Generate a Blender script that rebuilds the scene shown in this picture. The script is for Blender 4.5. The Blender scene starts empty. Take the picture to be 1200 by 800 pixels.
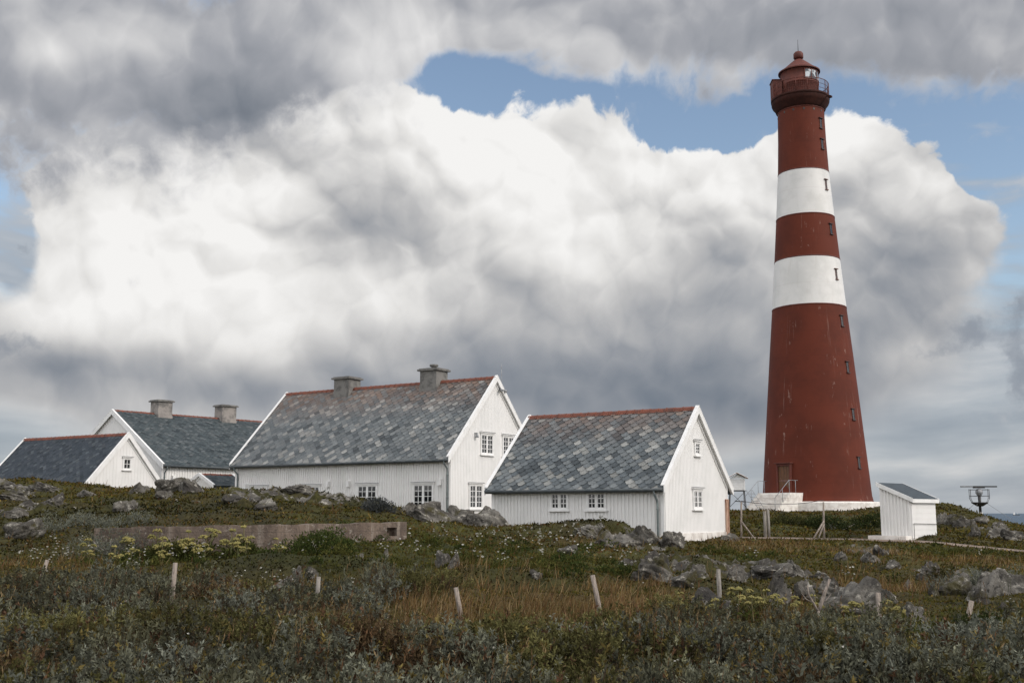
import bpy, bmesh, math, random
import numpy as np
from mathutils import Vector, Matrix
random.seed(11)
# ------------------------------------------------------------------ sky
REAR_SKY = 1.9                      # unseen sky beside and behind the viewer, brightened to light the facing walls
SUN_EL, SUN_AZ = 34.0, 118.0        # degrees; azimuth clockwise from the view's forward direction (+Y)
F_PX = 1292.0
PITCH = math.atan(201 / F_PX)
EYE = 2.0

def view_dir(u, v):
    """direction in the world of a line of sight, in the 1200 x 800 frame the survey was taken in"""
    cx, cy = (u - 600) / F_PX, (400 - v) / F_PX
    c, s = math.cos(PITCH), math.sin(PITCH)
    return (cx, c - cy * s, s + cy * c)

def azel(u, v):
    x, y, z = view_dir(u, v)
    return math.degrees(math.atan2(x, y)), math.degrees(math.atan2(z, math.hypot(x, y)))

class NT:
    def __init__(self, nt): self.nt = nt; self.n = nt.nodes; self.l = nt.links
    def node(self, t, **kw):
        n = self.n.new(t)
        for k, v in kw.items(): setattr(n, k, v)
        return n
    def put(self, sock, v):
        if hasattr(v, 'is_output'): self.l.new(v, sock)
        elif v is not None: sock.default_value = v
    def m(self, op, a, b=None, c=None, clamp=False):
        n = self.node('ShaderNodeMath', operation=op); n.use_clamp = clamp
        self.put(n.inputs[0], a)
        if b is not None: self.put(n.inputs[1], b)
        if c is not None: self.put(n.inputs[2], c)
        return n.outputs[0]
    def v(self, op, a, b=None, c=None):
        n = self.node('ShaderNodeVectorMath', operation=op)
        self.put(n.inputs[0], a)
        if b is not None: self.put(n.inputs[1], b)
        if c is not None:
            self.put(n.inputs['Scale'] if op == 'SCALE' else n.inputs[2], c)
        return n.outputs['Value'] if op in ('DOT_PRODUCT', 'LENGTH', 'DISTANCE') else n.outputs[0]
    def noise(self, vec, scale, detail=5, rough=.5, lac=2.0, dims='2D', dist=0.0, norm=True):
        n = self.node('ShaderNodeTexNoise', noise_dimensions=dims)
        n.normalize = norm
        self.put(n.inputs['Vector'], vec)
        n.inputs['Scale'].default_value = scale; n.inputs['Detail'].default_value = detail
        n.inputs['Roughness'].default_value = rough; n.inputs['Lacunarity'].default_value = lac
        n.inputs['Distortion'].default_value = dist
        return n
    def vor(self, vec, scale, detail=0, rough=.5, feature='F1', dims='2D', smooth=None, rnd=1.0):
        n = self.node('ShaderNodeTexVoronoi', voronoi_dimensions=dims, feature=feature)
        self.put(n.inputs['Vector'], vec)
        n.inputs['Scale'].default_value = scale
        n.inputs['Randomness'].default_value = rnd
        if 'Detail' in n.inputs and feature != 'DISTANCE_TO_EDGE':
            n.inputs['Detail'].default_value = detail; n.inputs['Roughness'].default_value = rough
        if smooth is not None and 'Smoothness' in n.inputs: n.inputs['Smoothness'].default_value = smooth
        return n
    def ss(self, x, lo, hi, a=0.0, b=1.0):
        n = self.node('ShaderNodeMapRange', interpolation_type='SMOOTHSTEP')
        self.put(n.inputs['Value'], x)
        self.put(n.inputs['From Min'], lo); self.put(n.inputs['From Max'], hi)
        self.put(n.inputs['To Min'], a); self.put(n.inputs['To Max'], b)
        return n.outputs[0]
    def lin(self, x, lo, hi, a=0.0, b=1.0):
        n = self.node('ShaderNodeMapRange'); n.clamp = True
        self.put(n.inputs['Value'], x)
        self.put(n.inputs['From Min'], lo); self.put(n.inputs['From Max'], hi)
        self.put(n.inputs['To Min'], a); self.put(n.inputs['To Max'], b)
        return n.outputs[0]
    def mix(self, f, a, b, blend='MIX'):
        n = self.node('ShaderNodeMix', data_type='RGBA', blend_type=blend)
        n.clamp_factor = True
        self.put(n.inputs[0], f)
        for s, val in ((n.inputs[6], a), (n.inputs[7], b)):
            if isinstance(val, (tuple, list)): val = tuple(val[:3]) + (1.0,)
            self.put(s, val)
        return n.outputs[2]
    def ramp(self, f, stops, interp='LINEAR'):
        n = self.node('ShaderNodeValToRGB'); r = n.color_ramp; r.interpolation = interp
        while len(r.elements) < len(stops): r.elements.new(.5)
        for e, (p, c) in zip(r.elements, stops): e.position = p; e.color = tuple(c[:3]) + (1.0,)
        self.put(n.inputs[0], f)
        return n.outputs[0]
    def turn(self, p, deg, off=(0, 0)):
        c, s_ = math.cos(math.radians(deg)), math.sin(math.radians(deg))
        n = self.node('ShaderNodeCombineXYZ')
        self.put(n.inputs[0], self.m('ADD', self.v('DOT_PRODUCT', p, (c, s_, 0)), off[0]))
        self.put(n.inputs[1], self.m('ADD', self.v('DOT_PRODUCT', p, (-s_, c, 0)), off[1]))
        return n.outputs[0]
    def cloudy(self, p, scale, detail, rough):
        """two turbulence fields laid askew, so that no direction shows"""
        a = self.noise(self.turn(p, 28), scale, detail, rough).outputs['Fac']
        b = self.noise(self.turn(p, -37, (17, 5)), scale * 1.37, detail, rough).outputs['Fac']
        return self.m('MULTIPLY_ADD', a, .55, self.m('MULTIPLY', b, .45))
    def blobs(self, p, items):
        """sum of soft elliptical patches (u, v, ru, rv, weight) given as directions in the sky"""
        acc = None
        for u, v, ru, rv, w in items:
            a, e = azel(u, v)
            a2 = azel(u + ru, v)[0] - a; e2 = e - azel(u, v + rv)[1]
            q = self.v('MULTIPLY_ADD', p, (1 / a2, 1 / e2, 0), (-a / a2, -e / e2, 0))
            g = self.m('POWER', math.exp(-1), self.v('DOT_PRODUCT', q, q))
            acc = self.m('MULTIPLY', g, w) if acc is None else self.m('MULTIPLY_ADD', g, w, acc)
        return acc

def build_sky():
    w = bpy.data.worlds.new('World'); bpy.context.scene.world = w
    w.use_nodes = True
    T = NT(w.node_tree); T.n.clear()
    tc = T.node('ShaderNodeTexCoord')
    d = T.v('NORMALIZE', tc.outputs['Generated'])
    sp = T.node('ShaderNodeSeparateXYZ'); T.put(sp.inputs[0], d)
    az = T.m('MULTIPLY', T.m('ARCTAN2', sp.outputs[0], sp.outputs[1]), 57.29578)
    el = T.m('MULTIPLY', T.m('ARCSINE', sp.outputs[2]), 57.29578)
    cb = T.node('ShaderNodeCombineXYZ'); T.put(cb.inputs[0], az); T.put(cb.inputs[1], el)
    P = cb.outputs[0]
    sky = T.node('ShaderNodeTexSky', sky_type='NISHITA')
    sky.sun_disc = False
    sky.sun_elevation = math.radians(SUN_EL); sky.sun_rotation = math.radians(SUN_AZ)
    sky.air_density = 1.0; sky.dust_density = 0.6; sky.ozone_density = 2.0

    # turbulence that carries every cloud edge about
    def warp(vec, scale, amt, detail, rough=.55, off=(0, 0, 0)):
        n = T.noise(T.v('ADD', vec, off), scale, detail, rough)
        return T.v('MULTIPLY_ADD', T.v('SUBTRACT', n.outputs['Color'], (.5, .5, .5)), (amt, amt, 0), vec)
    P0 = warp(P, .10, 2.6, 0.0)                               # the broad lie of the clouds
    Pw = warp(P0, .42, 1.1, 2.0, .5, (31, 7, 0))              # the same, ruffled

    def puffs(p):
        """round heads of cloud on round heads: domes over scattered centres, three sizes"""
        acc = None
        for deg, sc, wt in ((17, .105, .58), (-31, .24, .34), (44, .56, .24)):
            d1 = T.vor(T.turn(p, deg, (deg, 3)), sc).outputs['Distance']
            dome = T.m('MULTIPLY', T.m('MULTIPLY', d1, d1), -wt)
            acc = dome if acc is None else T.m('ADD', acc, dome)
        return acc
    pf = puffs(Pw)
    pf2 = puffs(T.v('ADD', Pw, (.42, .72, 0)))                # ... a little way towards the light
    n1 = T.cloudy(Pw, .18, 5, .51)
    n2 = T.cloudy(T.v('ADD', Pw, (.65, 1.05, 0)), .18, 5, .51)
    relief = T.m('MULTIPLY_ADD', T.m('SUBTRACT', pf, pf2), .66, T.m('MULTIPLY', T.m('SUBTRACT', n1, n2), .58))

    fine = T.noise(T.turn(Pw, 33), .8, 6, .58).outputs['Fac']
    # ---- cumulus: where it stands
    shape = T.blobs(P0, [
        (595, 238, 112, 122, 1.15), (465, 240, 130, 130, 1.0), (400, 140, 90, 60, .5), (230, 285, 190, 130, 1.1), (120, 260, 80, 80, .55),
        (345, 195, 150, 80, .7), (735, 245, 95, 80, .95), (850, 250, 110, 82, .95), (1000, 190, 78, 85, 1.0), (1095, 250, 95, 75, .95), (1145, 285, 55, 50, .5),
        (250, 400, 340, 115, 1.35), (700, 400, 330, 125, 1.45), (850, 450, 150, 60, .6), (450, 440, 400, 60, .7), (1010, 350, 130, 120, .8), (60, 420, 110, 50, .5),
        (8, 310, 48, 80, -.75), (1175, 190, 40, 50, -.8),
    ])
    dens = T.m('ADD', shape, T.m('MULTIPLY', T.lin(el, 5, 14, .10, 1), T.m('MULTIPLY_ADD', pf, .85, T.m('MULTIPLY_ADD', fine, .34, .05))))
    cum_a = T.ss(dens, T.lin(el, 5, 15, .25, .49), T.lin(el, 5, 15, 1.0, .585))
    Ps = warp(P, .13, 1.6, 0.0, .5, (3, 11, 0))
    tone = T.blobs(Ps, [
        (600, 170, 110, 80, .24), (610, 125, 90, 34, .20), (440, 130, 90, 60, .16), (800, 155, 90, 24, .16), (1050, 125, 70, 24, .14), (560, 250, 130, 80, .18), (170, 290, 150, 95, .28), (300, 235, 90, 50, .20), (760, 200, 110, 55, .18), (870, 220, 70, 55, .18),
        (985, 150, 60, 50, .22), (1110, 225, 80, 42, .22), (330, 360, 110, 55, .22), (120, 370, 90, 50, .20), (700, 290, 70, 50, .10), (460, 350, 60, 30, .12),
        (450, 262, 75, 52, -.24), (560, 320, 60, 40, -.12), (830, 300, 60, 40, -.10), (1050, 330, 90, 70, -.24), (1000, 215, 28, 25, -.18), (1000, 420, 60, 50, -.14),
        (280, 450, 270, 34, -.24), (720, 462, 260, 50, -.32), (880, 470, 120, 40, -.12), (560, 405, 90, 40, -.14), (60, 430, 70, 25, -.16), (800, 380, 90, 50, -.12), (870, 330, 60, 60, -.06), (1030, 150, 70, 50, .12), (930, 260, 80, 60, .05),
        (1040, 420, 40, 25, .16), (1160, 300, 30, 40, .08), (690, 420, 70, 25, -.06)])
    cv = T.m('ADD', T.m('MULTIPLY_ADD', relief, T.lin(el, 4, 14, .45, 1), tone), .69)
    # grey to white, the shaded undersides cooler than the lit tops
    CR = [(0, (.085, .108, .145)), (.22, (.145, .178, .225)), (.45, (.30, .318, .35)), (.65, (.50, .50, .505)), (.85, (.76, .75, .735)), (1, (.91, .90, .885))]
    cum_c = T.ramp(cv, CR)

    # ---- broken grey sheet high up, in front of the cumulus
    Pt0 = warp(P, .10, 3.0, 0.0, .5, (55, 23, 0)); Pt = warp(Pt0, .5, .9, 2.0, .5, (13, 71, 0))
    tshape = T.blobs(Pt0, [
        (60, 105, 190, 90, 1.2), (270, 92, 130, 60, 1.1), (410, 25, 110, 42, .8), (0, 205, 80, 50, .5), (180, 20, 260, 70, .8), (462, 92, 42, 45, .55),
        (620, -4, 190, 58, 1.1), (830, 10, 190, 80, 1.15), (1050, 18, 200, 84, 1.2), (1195, 70, 80, 60, .7), (840, 110, 50, 32, .5), (500, 25, 80, 45, .6), (1200, -80, 300, 100, 1), (600, -120, 700, 120, 1),
        (690, 112, 150, 30, -.75), (860, 138, 70, 22, -.6), (640, 78, 40, 16, .35), (800, 105, 50, 16, .25), (1130, 175, 60, 40, -.5), (560, 90, 60, 30, -.6)])
    tn = T.cloudy(Pt, .24, 5, .52)
    behind = T.ss(T.m('ABSOLUTE', az), 30, 55)            # the same broken sheet round the rest of the sky
    hi = T.ss(el, 24, 34)
    tshape = T.m('MAXIMUM', tshape, T.m('MULTIPLY', T.m('MAXIMUM', behind, hi), .62))
    tdens = T.m('ADD', T.m('MULTIPLY_ADD', T.m('SUBTRACT', fine, .5), .75, tshape), T.m('MULTIPLY_ADD', pf, .55, T.m('MULTIPLY_ADD', tn, 1.5, -.60)))
    t_a = T.ss(tdens, .22, .95)
    ttone = T.blobs(Ps, [
        (310, 95, 85, 38, -.24), (200, 130, 110, 34, -.14), (390, 130, 60, 40, -.08), (40, 190, 60, 60, -.08), (60, 55, 40, 20, .24), (430, 75, 75, 60, .28), (520, 30, 60, 40, .18), (150, 42, 70, 24, .14), (90, 170, 60, 30, .10),
        (640, 45, 70, 30, .12), (760, 85, 80, 30, .12), (170, 60, 80, 30, .06), (1060, 60, 160, 60, -.07), (840, 30, 80, 35, -.05), (120, 120, 80, 30, .05), (1140, 130, 60, 30, -.06)])
    edge = T.m('MULTIPLY', T.ss(tdens, 1.0, .45), .14)     # thin margins let the light through
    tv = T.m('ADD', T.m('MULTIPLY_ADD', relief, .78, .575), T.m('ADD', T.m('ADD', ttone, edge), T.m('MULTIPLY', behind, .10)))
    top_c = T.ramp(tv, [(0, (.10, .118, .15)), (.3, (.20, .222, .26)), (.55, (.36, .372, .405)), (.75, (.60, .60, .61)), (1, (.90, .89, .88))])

    # ---- long streaks of stratus over the sea
    Ph = T.v('MULTIPLY', warp(P, .12, 1.6, 2.0, .5, (9, 90, 0)), (.2, 1.0, 0))
    hn = T.noise(Ph, .55, 5, .5).outputs['Fac']
    h_base = T.m('SUBTRACT', T.ss(el, 15, 3), T.m('MULTIPLY', T.ss(el, 13, 19), .35))
    h_a = T.m('MULTIPLY', T.ss(T.m('ADD', T.m('ADD', T.m('MULTIPLY', h_base, .55), T.blobs(P, [(1150, 200, 110, 90, .16), (20, 300, 80, 80, .2)])), hn), .52, .82), .93)
    hz_c = T.ramp(T.m('ADD', T.m('MULTIPLY_ADD', hn, 1.2, -.12), T.blobs(Ps, [(1130, 520, 90, 40, -.03), (60, 500, 110, 28, .14), (900, 520, 100, 40, -.02), (1040, 560, 60, 16, .06)])),
                  [(0, (.22, .265, .33)), (.4, (.345, .385, .44)), (.6, (.43, .465, .51)), (.8, (.56, .575, .60)), (1, (.68, .68, .68))])

    # ---- small dark scud at the right
    Pd = warp(P, .9, 1.3, 4.0, .6, (77, 5, 0))
    sd = T.m('ADD', T.blobs(Pd, [(1140, 388, 32, 24, 1.0), (1198, 430, 20, 60, .9), (1198, 360, 14, 20, .6), (1085, 415, 40, 12, .55), (10, 405, 60, 20, .8), (28, 292, 10, 9, .6)]), T.m('MULTIPLY_ADD', T.noise(Pd, 1.0, 5, .55).outputs['Fac'], .8, -.4))
    s_a = T.m('MULTIPLY', T.ss(sd, .25, .95), .7)

    K = 10.0                                            # the Background below runs at 0.1
    blue = T.mix(1.0, sky.outputs[0], (1.80, 1.62, 1.45), 'MULTIPLY')
    col = T.mix(h_a, blue, T.v('SCALE', hz_c, c=K))
    col = T.mix(cum_a, col, T.v('SCALE', cum_c, c=K))
    col = T.mix(s_a, col, T.v('SCALE', (.235, .265, .315), c=K))
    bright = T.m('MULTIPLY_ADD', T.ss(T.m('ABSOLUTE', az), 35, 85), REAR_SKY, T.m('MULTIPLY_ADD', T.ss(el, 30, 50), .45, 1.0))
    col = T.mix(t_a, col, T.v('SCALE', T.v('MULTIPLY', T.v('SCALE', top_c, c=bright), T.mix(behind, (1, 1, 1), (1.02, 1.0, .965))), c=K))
    bg = T.node('ShaderNodeBackground'); bg.inputs['Strength'].default_value = 0.1
    T.put(bg.inputs['Color'], col)
    out = T.node('ShaderNodeOutputWorld'); T.l.new(bg.outputs[0], out.inputs['Surface'])
    w.cycles.sampling_method = 'NONE'

def build_camera():
    cam = bpy.data.cameras.new('camera'); o = bpy.data.objects.new('camera', cam)
    bpy.context.scene.collection.objects.link(o)
    cam.sensor_width = 36; cam.lens = F_PX / 1200 * 36
    cam.clip_start = .2; cam.clip_end = 90000
    o.location = (0, 0, EYE); o.rotation_euler = (math.pi / 2 + PITCH, 0, 0)
    bpy.context.scene.camera = o
    s = bpy.context.scene
    s.render.engine = 'CYCLES'
    s.view_settings.view_transform = 'Standard'; s.view_settings.look = 'None'
    s.view_settings.exposure = 0.0; s.view_settings.gamma = 1.0
    s.cycles.use_denoising = True; s.cycles.denoiser = 'OPENIMAGEDENOISE'; s.cycles.denoising_input_passes = 'RGB_ALBEDO_NORMAL'
    s.cycles.use_adaptive_sampling = False; s.cycles.max_bounces = 6; s.cycles.diffuse_bounces = 3; s.cycles.transmission_bounces = 3
# ------------------------------------------------------------------ lie of the land (metres; eye height 2 m at the origin)
import numpy as np
SURVEY = [(-5.2, 11.5, 0.09), (-2.6, 11.5, 0.09), (0.0, 11.5, 0.07), (2.6, 11.5, 0.09), (5.2, 11.5, 0.19), (-7.0, 15.5, 0.1), (-3.6, 16.0, 0.05), (0.0, 16.0, 0.04), (3.6, 16.0, -0.01), (7.2, 16.0, 0.2), (-9.5, 21.0, 0.25), (-7.3, 21.5, 0.33), (-4.8, 21.0, 0.15), (-0.9, 20.5, 0.01), (1.6, 21.0, -0.04), (3.9, 22.0, 0.09), (6.3, 20.0, 0.01), (7.6, 19.5, -0.07), (10.4, 23.0, 0.11), (-11.8, 26.0, 0.55), (-5.7, 25.0, 0.51), (-3.1, 27.0, 0.5), (0.0, 27.0, 0.48), (3.5, 29.0, 0.44), (5.7, 25.0, 0.29), (7.9, 26.0, 0.22), (11.4, 26.0, 0.17), (-15.1, 33.0, 1.2), (-12.3, 30.0, 0.87), (-10.1, 29.5, 0.66), (-6.2, 30.0, 0.89), (-3.0, 33.0, 1.13), (-17.4, 38.0, 1.98), (-13.8, 36.0, 1.79), (-9.4, 35.0, 1.74), (-5.5, 36.0, 1.73), (-21.2, 46.0, 3.24), (-19.1, 46.0, 3.28), (-16.2, 45.0, 2.73), (-13.8, 45.0, 2.87), (-12.0, 46.0, 2.79), (-9.2, 46.0, 2.93), (-7.4, 46.0, 2.65), (-5.6, 46.0, 2.3), (-3.5, 46.0, 1.95), (-1.8, 42.0, 1.74), (-2.1, 35.0, 1.22), (-0.3, 40.0, 1.56), (1.2, 40.3, 1.28), (3.0, 39.0, 1.6), (4.3, 39.0, 1.39), (5.3, 39.5, 0.94), (0.0, 33.0, 0.88), (2.6, 34.0, 0.85), (2.3, 37.0, 1.23), (5.9, 39.0, 0.74), (8.6, 45.0, 0.98), (10.5, 46.0, 0.95), (12.8, 46.0, 0.91), (15.1, 45.5, 0.94), (16.1, 45.0, 0.95), (18.0, 43.0, 0.74), (19.2, 42.0, 0.61), (8.4, 37.0, 0.64), (12.0, 35.0, 0.58), (15.0, 34.0, 0.49), (13.9, 65.0, 2.0), (18.4, 80.0, 1.94), (23.7, 86.0, 2.13), (29.3, 90.0, 2.15), (16.8, 55.0, 1.03), (13.9, 55.0, 1.32), (21.1, 60.0, 1.37), (27.0, 72.0, 2.49), (27.9, 70.0, 2.53), (30.4, 73.0, 1.78), (29.9, 70.0, 1.42), (30.2, 66.0, 1.2), (21.0, 52.0, 1.06), (23.8, 52.0, 0.9)]
SURVEY += [(21.9, 71, 1.95), (17, 70, 1.9), (19.5, 78, 1.95), (24, 80, 2.05), (-14, 0, .35), (0, 0, .25), (14, 0, .35), (-14, 6, .3), (-7, 7, .2), (0, 6, .18), (7, 7, .22), (14, 6, .3), (0, -15, .4), (-25, -15, .6), (25, -15, .5),
           (-22, 18, .5), (22, 16, .3), (-28, 28, 1.2), (24, 30, .3), (-32, 38, 2.2), (30, 42, .2), (-45, 20, 1.0), (45, 20, -.4), (-45, 48, 3.0), (40, 55, -1.0), (60, 45, -5), (60, 10, -1.5), (-70, 10, 1),
           (-35, 62, 2.9), (-28, 56, 2.9), (-24, 62, 2.75), (-20, 67, 2.8), (-17, 56, 2.6), (-22, 76, 3.0), (-35, 80, 3.0), (-15, 80, 2.8),
           (-3, 54, 1.85), (-9, 57, 2.0), (-15, 62, 2.2), (2, 61, 1.7), (-10, 70, 2.2), (-6, 50, 1.9), (-2, 50, 1.8), (5.6, 42, .95), (-1, 46, 1.6), (3, 49, 1.3), (9, 46, .97), (6, 52, 1.4), (5, 60, 1.7), (10, 72, 2.0),
           (25, 91, 2.3), (20, 96, 2.2), (29, 96, 2.0), (16, 90, 1.9), (8, 95, 1.6), (-10, 100, 1.5), (-40, 100, 1), (-70, 70, 1.5), (-70, 100, -2),
           (36, 76, .0), (33, 82, .2), (34, 92, .4), (45, 80, -5), (38, 100, -3.5), (45, 68, -1.5), (25, 110, -2), (5, 120, -4), (-30, 125, -4), (50, 100, -10), (30, 130, -9), (0, 145, -10), (-40, 150, -10), (-80, 140, -10), (70, 70, -10), (75, 110, -13), (90, 20, -8), (90, 140, -14), (-110, 40, 0), (-110, 120, -8)]

def _tps(pts):
    p = np.array(pts, float); n = len(p); S = 20.0
    q = p[:, :2] / S
    r2 = ((q[:, None, :] - q[None]) ** 2).sum(-1)
    K = np.where(r2 > 0, .5 * r2 * np.log(np.maximum(r2, 1e-12)), 0) + .004 * np.eye(n)
    A = np.zeros((n + 3, n + 3)); A[:n, :n] = K
    A[:n, n] = 1; A[:n, n + 1:] = q; A[n, :n] = 1; A[n + 1:, :n] = q.T
    w = np.linalg.solve(A, np.concatenate([p[:, 2], np.zeros(3)]))
    def f(x, y):
        x = np.asarray(x, float) / S; y = np.asarray(y, float) / S
        o = w[n] + w[n + 1] * x + w[n + 2] * y
        for (a, b), c in zip(q, w[:n]):
            d = (x - a) ** 2 + (y - b) ** 2
            o = o + c * .5 * d * np.log(np.maximum(d, 1e-12))
        return o
    return f
height0 = _tps(SURVEY)

_rt = np.random.RandomState(5).rand(8, 256, 256)
def vnoise(x, y, scale, k=0):
    """smooth value noise, 0..1"""
    x = np.asarray(x, float) * scale + 37.3 * k + 400; y = np.asarray(y, float) * scale + 91.7 * k + 400
    i = np.floor(x).astype(int); j = np.floor(y).astype(int)
    fx = x - i; fy = y - j
    fx = fx * fx * (3 - 2 * fx); fy = fy * fy * (3 - 2 * fy)
    t = _rt[k % 8]
    a = t[i % 256, j % 256]; b = t[(i + 1) % 256, j % 256]; c = t[i % 256, (j + 1) % 256]; d = t[(i + 1) % 256, (j + 1) % 256]
    return (a * (1 - fx) + b * fx) * (1 - fy) + (c * (1 - fx) + d * fx) * fy
def fbm(x, y, scale, octaves=4, k=0, gain=.5):
    o = 0; amp = 1; tot = 0
    for n in range(octaves):
        o = o + amp * vnoise(x, y, scale * 2.03 ** n, k + n); tot += amp; amp *= gain
    return o / tot
# ------------------------------------------------------------------ helpers
COL = bpy.context.scene.collection
def tag(o, label=None, cat=None, group=None, kind=None):
    if label: o['label'] = label
    if cat: o['category'] = cat
    if group: o['group'] = group
    if kind: o['kind'] = kind
    return o
def empty(name, loc, rz=0.0):
    o = bpy.data.objects.new(name, None); COL.objects.link(o)
    o.location = loc; o.rotation_euler = (0, 0, rz); o.empty_display_size = .3
    return o
def copy_thing(o, loc, rz, label, scale=None):
    def rec(s, parent):
        c = s.copy(); COL.objects.link(c); c.parent = parent
        for ch in s.children: rec(ch, c)
        return c
    c = rec(o, None); c.location = loc; c.rotation_euler = (0, 0, rz); c['label'] = label
    if scale: c.scale = scale
    return c

class MB:
    """collects shapes into one mesh"""
    def __init__(self): self.v = []; self.f = []; self.m = []; self.s = []
    def add(self, vs, fs, m=0, smooth=False):
        b = len(self.v); self.v += [tuple(p) for p in vs]
        for f in fs:
            self.f.append([i + b for i in f]); self.m.append(m); self.s.append(smooth)
    def hexa(self, c, m=0):
        """eight corners: bottom four counter-clockwise, then the top four"""
        self.add(c, [(3, 2, 1, 0), (4, 5, 6, 7), (0, 1, 5, 4), (1, 2, 6, 5), (2, 3, 7, 6), (3, 0, 4, 7)], m)
    def box(self, x0, x1, y0, y1, z0, z1, m=0, T=None):
        c = [(x0, y0, z0), (x1, y0, z0), (x1, y1, z0), (x0, y1, z0), (x0, y0, z1), (x1, y0, z1), (x1, y1, z1), (x0, y1, z1)]
        if T: c = [T(*p) for p in c]
        self.hexa(c, m)
    def prism(self, poly, vec, m=0):
        n = len(poly); vec = Vector(vec)
        a = [Vector(p) for p in poly]; b = [p + vec for p in a]
        self.add(a + b, [tuple(range(n))[::-1], tuple(range(n, 2 * n))] + [(i, (i + 1) % n, n + (i + 1) % n, n + i) for i in range(n)], m)
    def tube(self, pts, r, n=8, m=0, caps=True):
        pts = [Vector(p) for p in pts]; k = len(pts)
        rs = r if isinstance(r, (list, tuple)) else [r] * k
        vs = []
        for i, p in enumerate(pts):
            d = (pts[min(i + 1, k - 1)] - pts[max(i - 1, 0)]).normalized()
            u = d.cross(Vector((0, 0, 1)) if abs(d.z) < .9 else Vector((1, 0, 0))).normalized(); w = d.cross(u)
            for j in range(n):
                a = 2 * math.pi * j / n
                vs.append(p + (u * math.cos(a) + w * math.sin(a)) * rs[i])
        fs = [(i * n + j, i * n + (j + 1) % n, (i + 1) * n + (j + 1) % n, (i + 1) * n + j) for i in range(k - 1) for j in range(n)]
        self.add(vs, fs, m, True)
        if caps:
            self.add(vs[:n], [tuple(range(n))], m); self.add(vs[-n:], [tuple(range(n))], m)
    def lathe(self, prof, n=64, m=0, c=(0, 0), mats=None, smooth=True):
        """profile of (r, z); mats gives a slot per band"""
        k = len(prof)
        for i in range(k - 1):
            vs = [];
            for r, z in (prof[i], prof[i + 1]):
                for j in range(n):
                    a = 2 * math.pi * j / n; vs.append((c[0] + r * math.cos(a), c[1] + r * math.sin(a), z))
            self.add(vs, [(j, (j + 1) % n, n + (j + 1) % n, n + j) for j in range(n)], mats[i] if mats else m, smooth)
    def build(self, name, mats, parent=None, loc=None, tint=None, fix=True):
        me = bpy.data.meshes.new(name)
        me.from_pydata(self.v, [], self.f)
        if not isinstance(mats, (list, tuple)): mats = [mats]
        for x in mats: me.materials.append(x)
        me.polygons.foreach_set('material_index', self.m)
        me.polygons.foreach_set('use_smooth', self.s)
        if tint is not None:
            a = me.attributes.new('tint', 'FLOAT_COLOR', 'POINT')
            a.data.foreach_set('color', np.asarray(tint, dtype=np.float32).ravel())
        me.update()
        if fix:
            bm = bmesh.new(); bm.from_mesh(me)
            if tint is None: bmesh.ops.remove_doubles(bm, verts=bm.verts, dist=1e-5)
            bmesh.ops.recalc_face_normals(bm, faces=bm.faces)
            bm.to_mesh(me); bm.free()
        o = bpy.data.objects.new(name, me); COL.objects.link(o)
        if parent: o.parent = parent
        if loc: o.location = loc
        return o

# ------------------------------------------------------------------ materials
def mat(name, c, rough=.6, var=None, vscale=2.0, vdetail=5, bump=0.0, bscale=20.0, stretch=(1, 1, 1), vlo=.4, vhi=.65, spec=.5, metal=0.0, extra=None):
    """a painted, wooden or stone surface: colour c drifting towards var in soft noise patches, fine relief"""
    m = bpy.data.materials.new(name); m.use_nodes = True
    T = NT(m.node_tree); T.n.clear()
    out = T.node('ShaderNodeOutputMaterial'); b = T.node('ShaderNodeBsdfPrincipled')
    T.l.new(b.outputs[0], out.inputs[0])
    b.inputs['Roughness'].default_value = rough; b.inputs['Metallic'].default_value = metal
    b.inputs['Specular IOR Level'].default_value = spec
    tc = T.node('ShaderNodeTexCoord'); p = tc.outputs['Object']
    col = tuple(c) + (1,)
    if var is not None:
        ps = T.v('MULTIPLY', p, stretch)
        f = T.ss(T.noise(ps, vscale, vdetail, .62, dims='3D').outputs['Fac'], vlo, vhi)
        col = T.mix(f, c, var)
    if extra: col = extra(T, p, col)
    T.put(b.inputs['Base Color'], col)
    if bump:
        n = T.noise(p, bscale, 5, .6, dims='3D').outputs['Fac']
        bn = T.node('ShaderNodeBump'); bn.inputs['Strength'].default_value = bump; bn.inputs['Distance'].default_value = .03
        T.put(bn.inputs['Height'], n); T.l.new(bn.outputs[0], b.inputs['Normal'])
    return m

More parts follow.
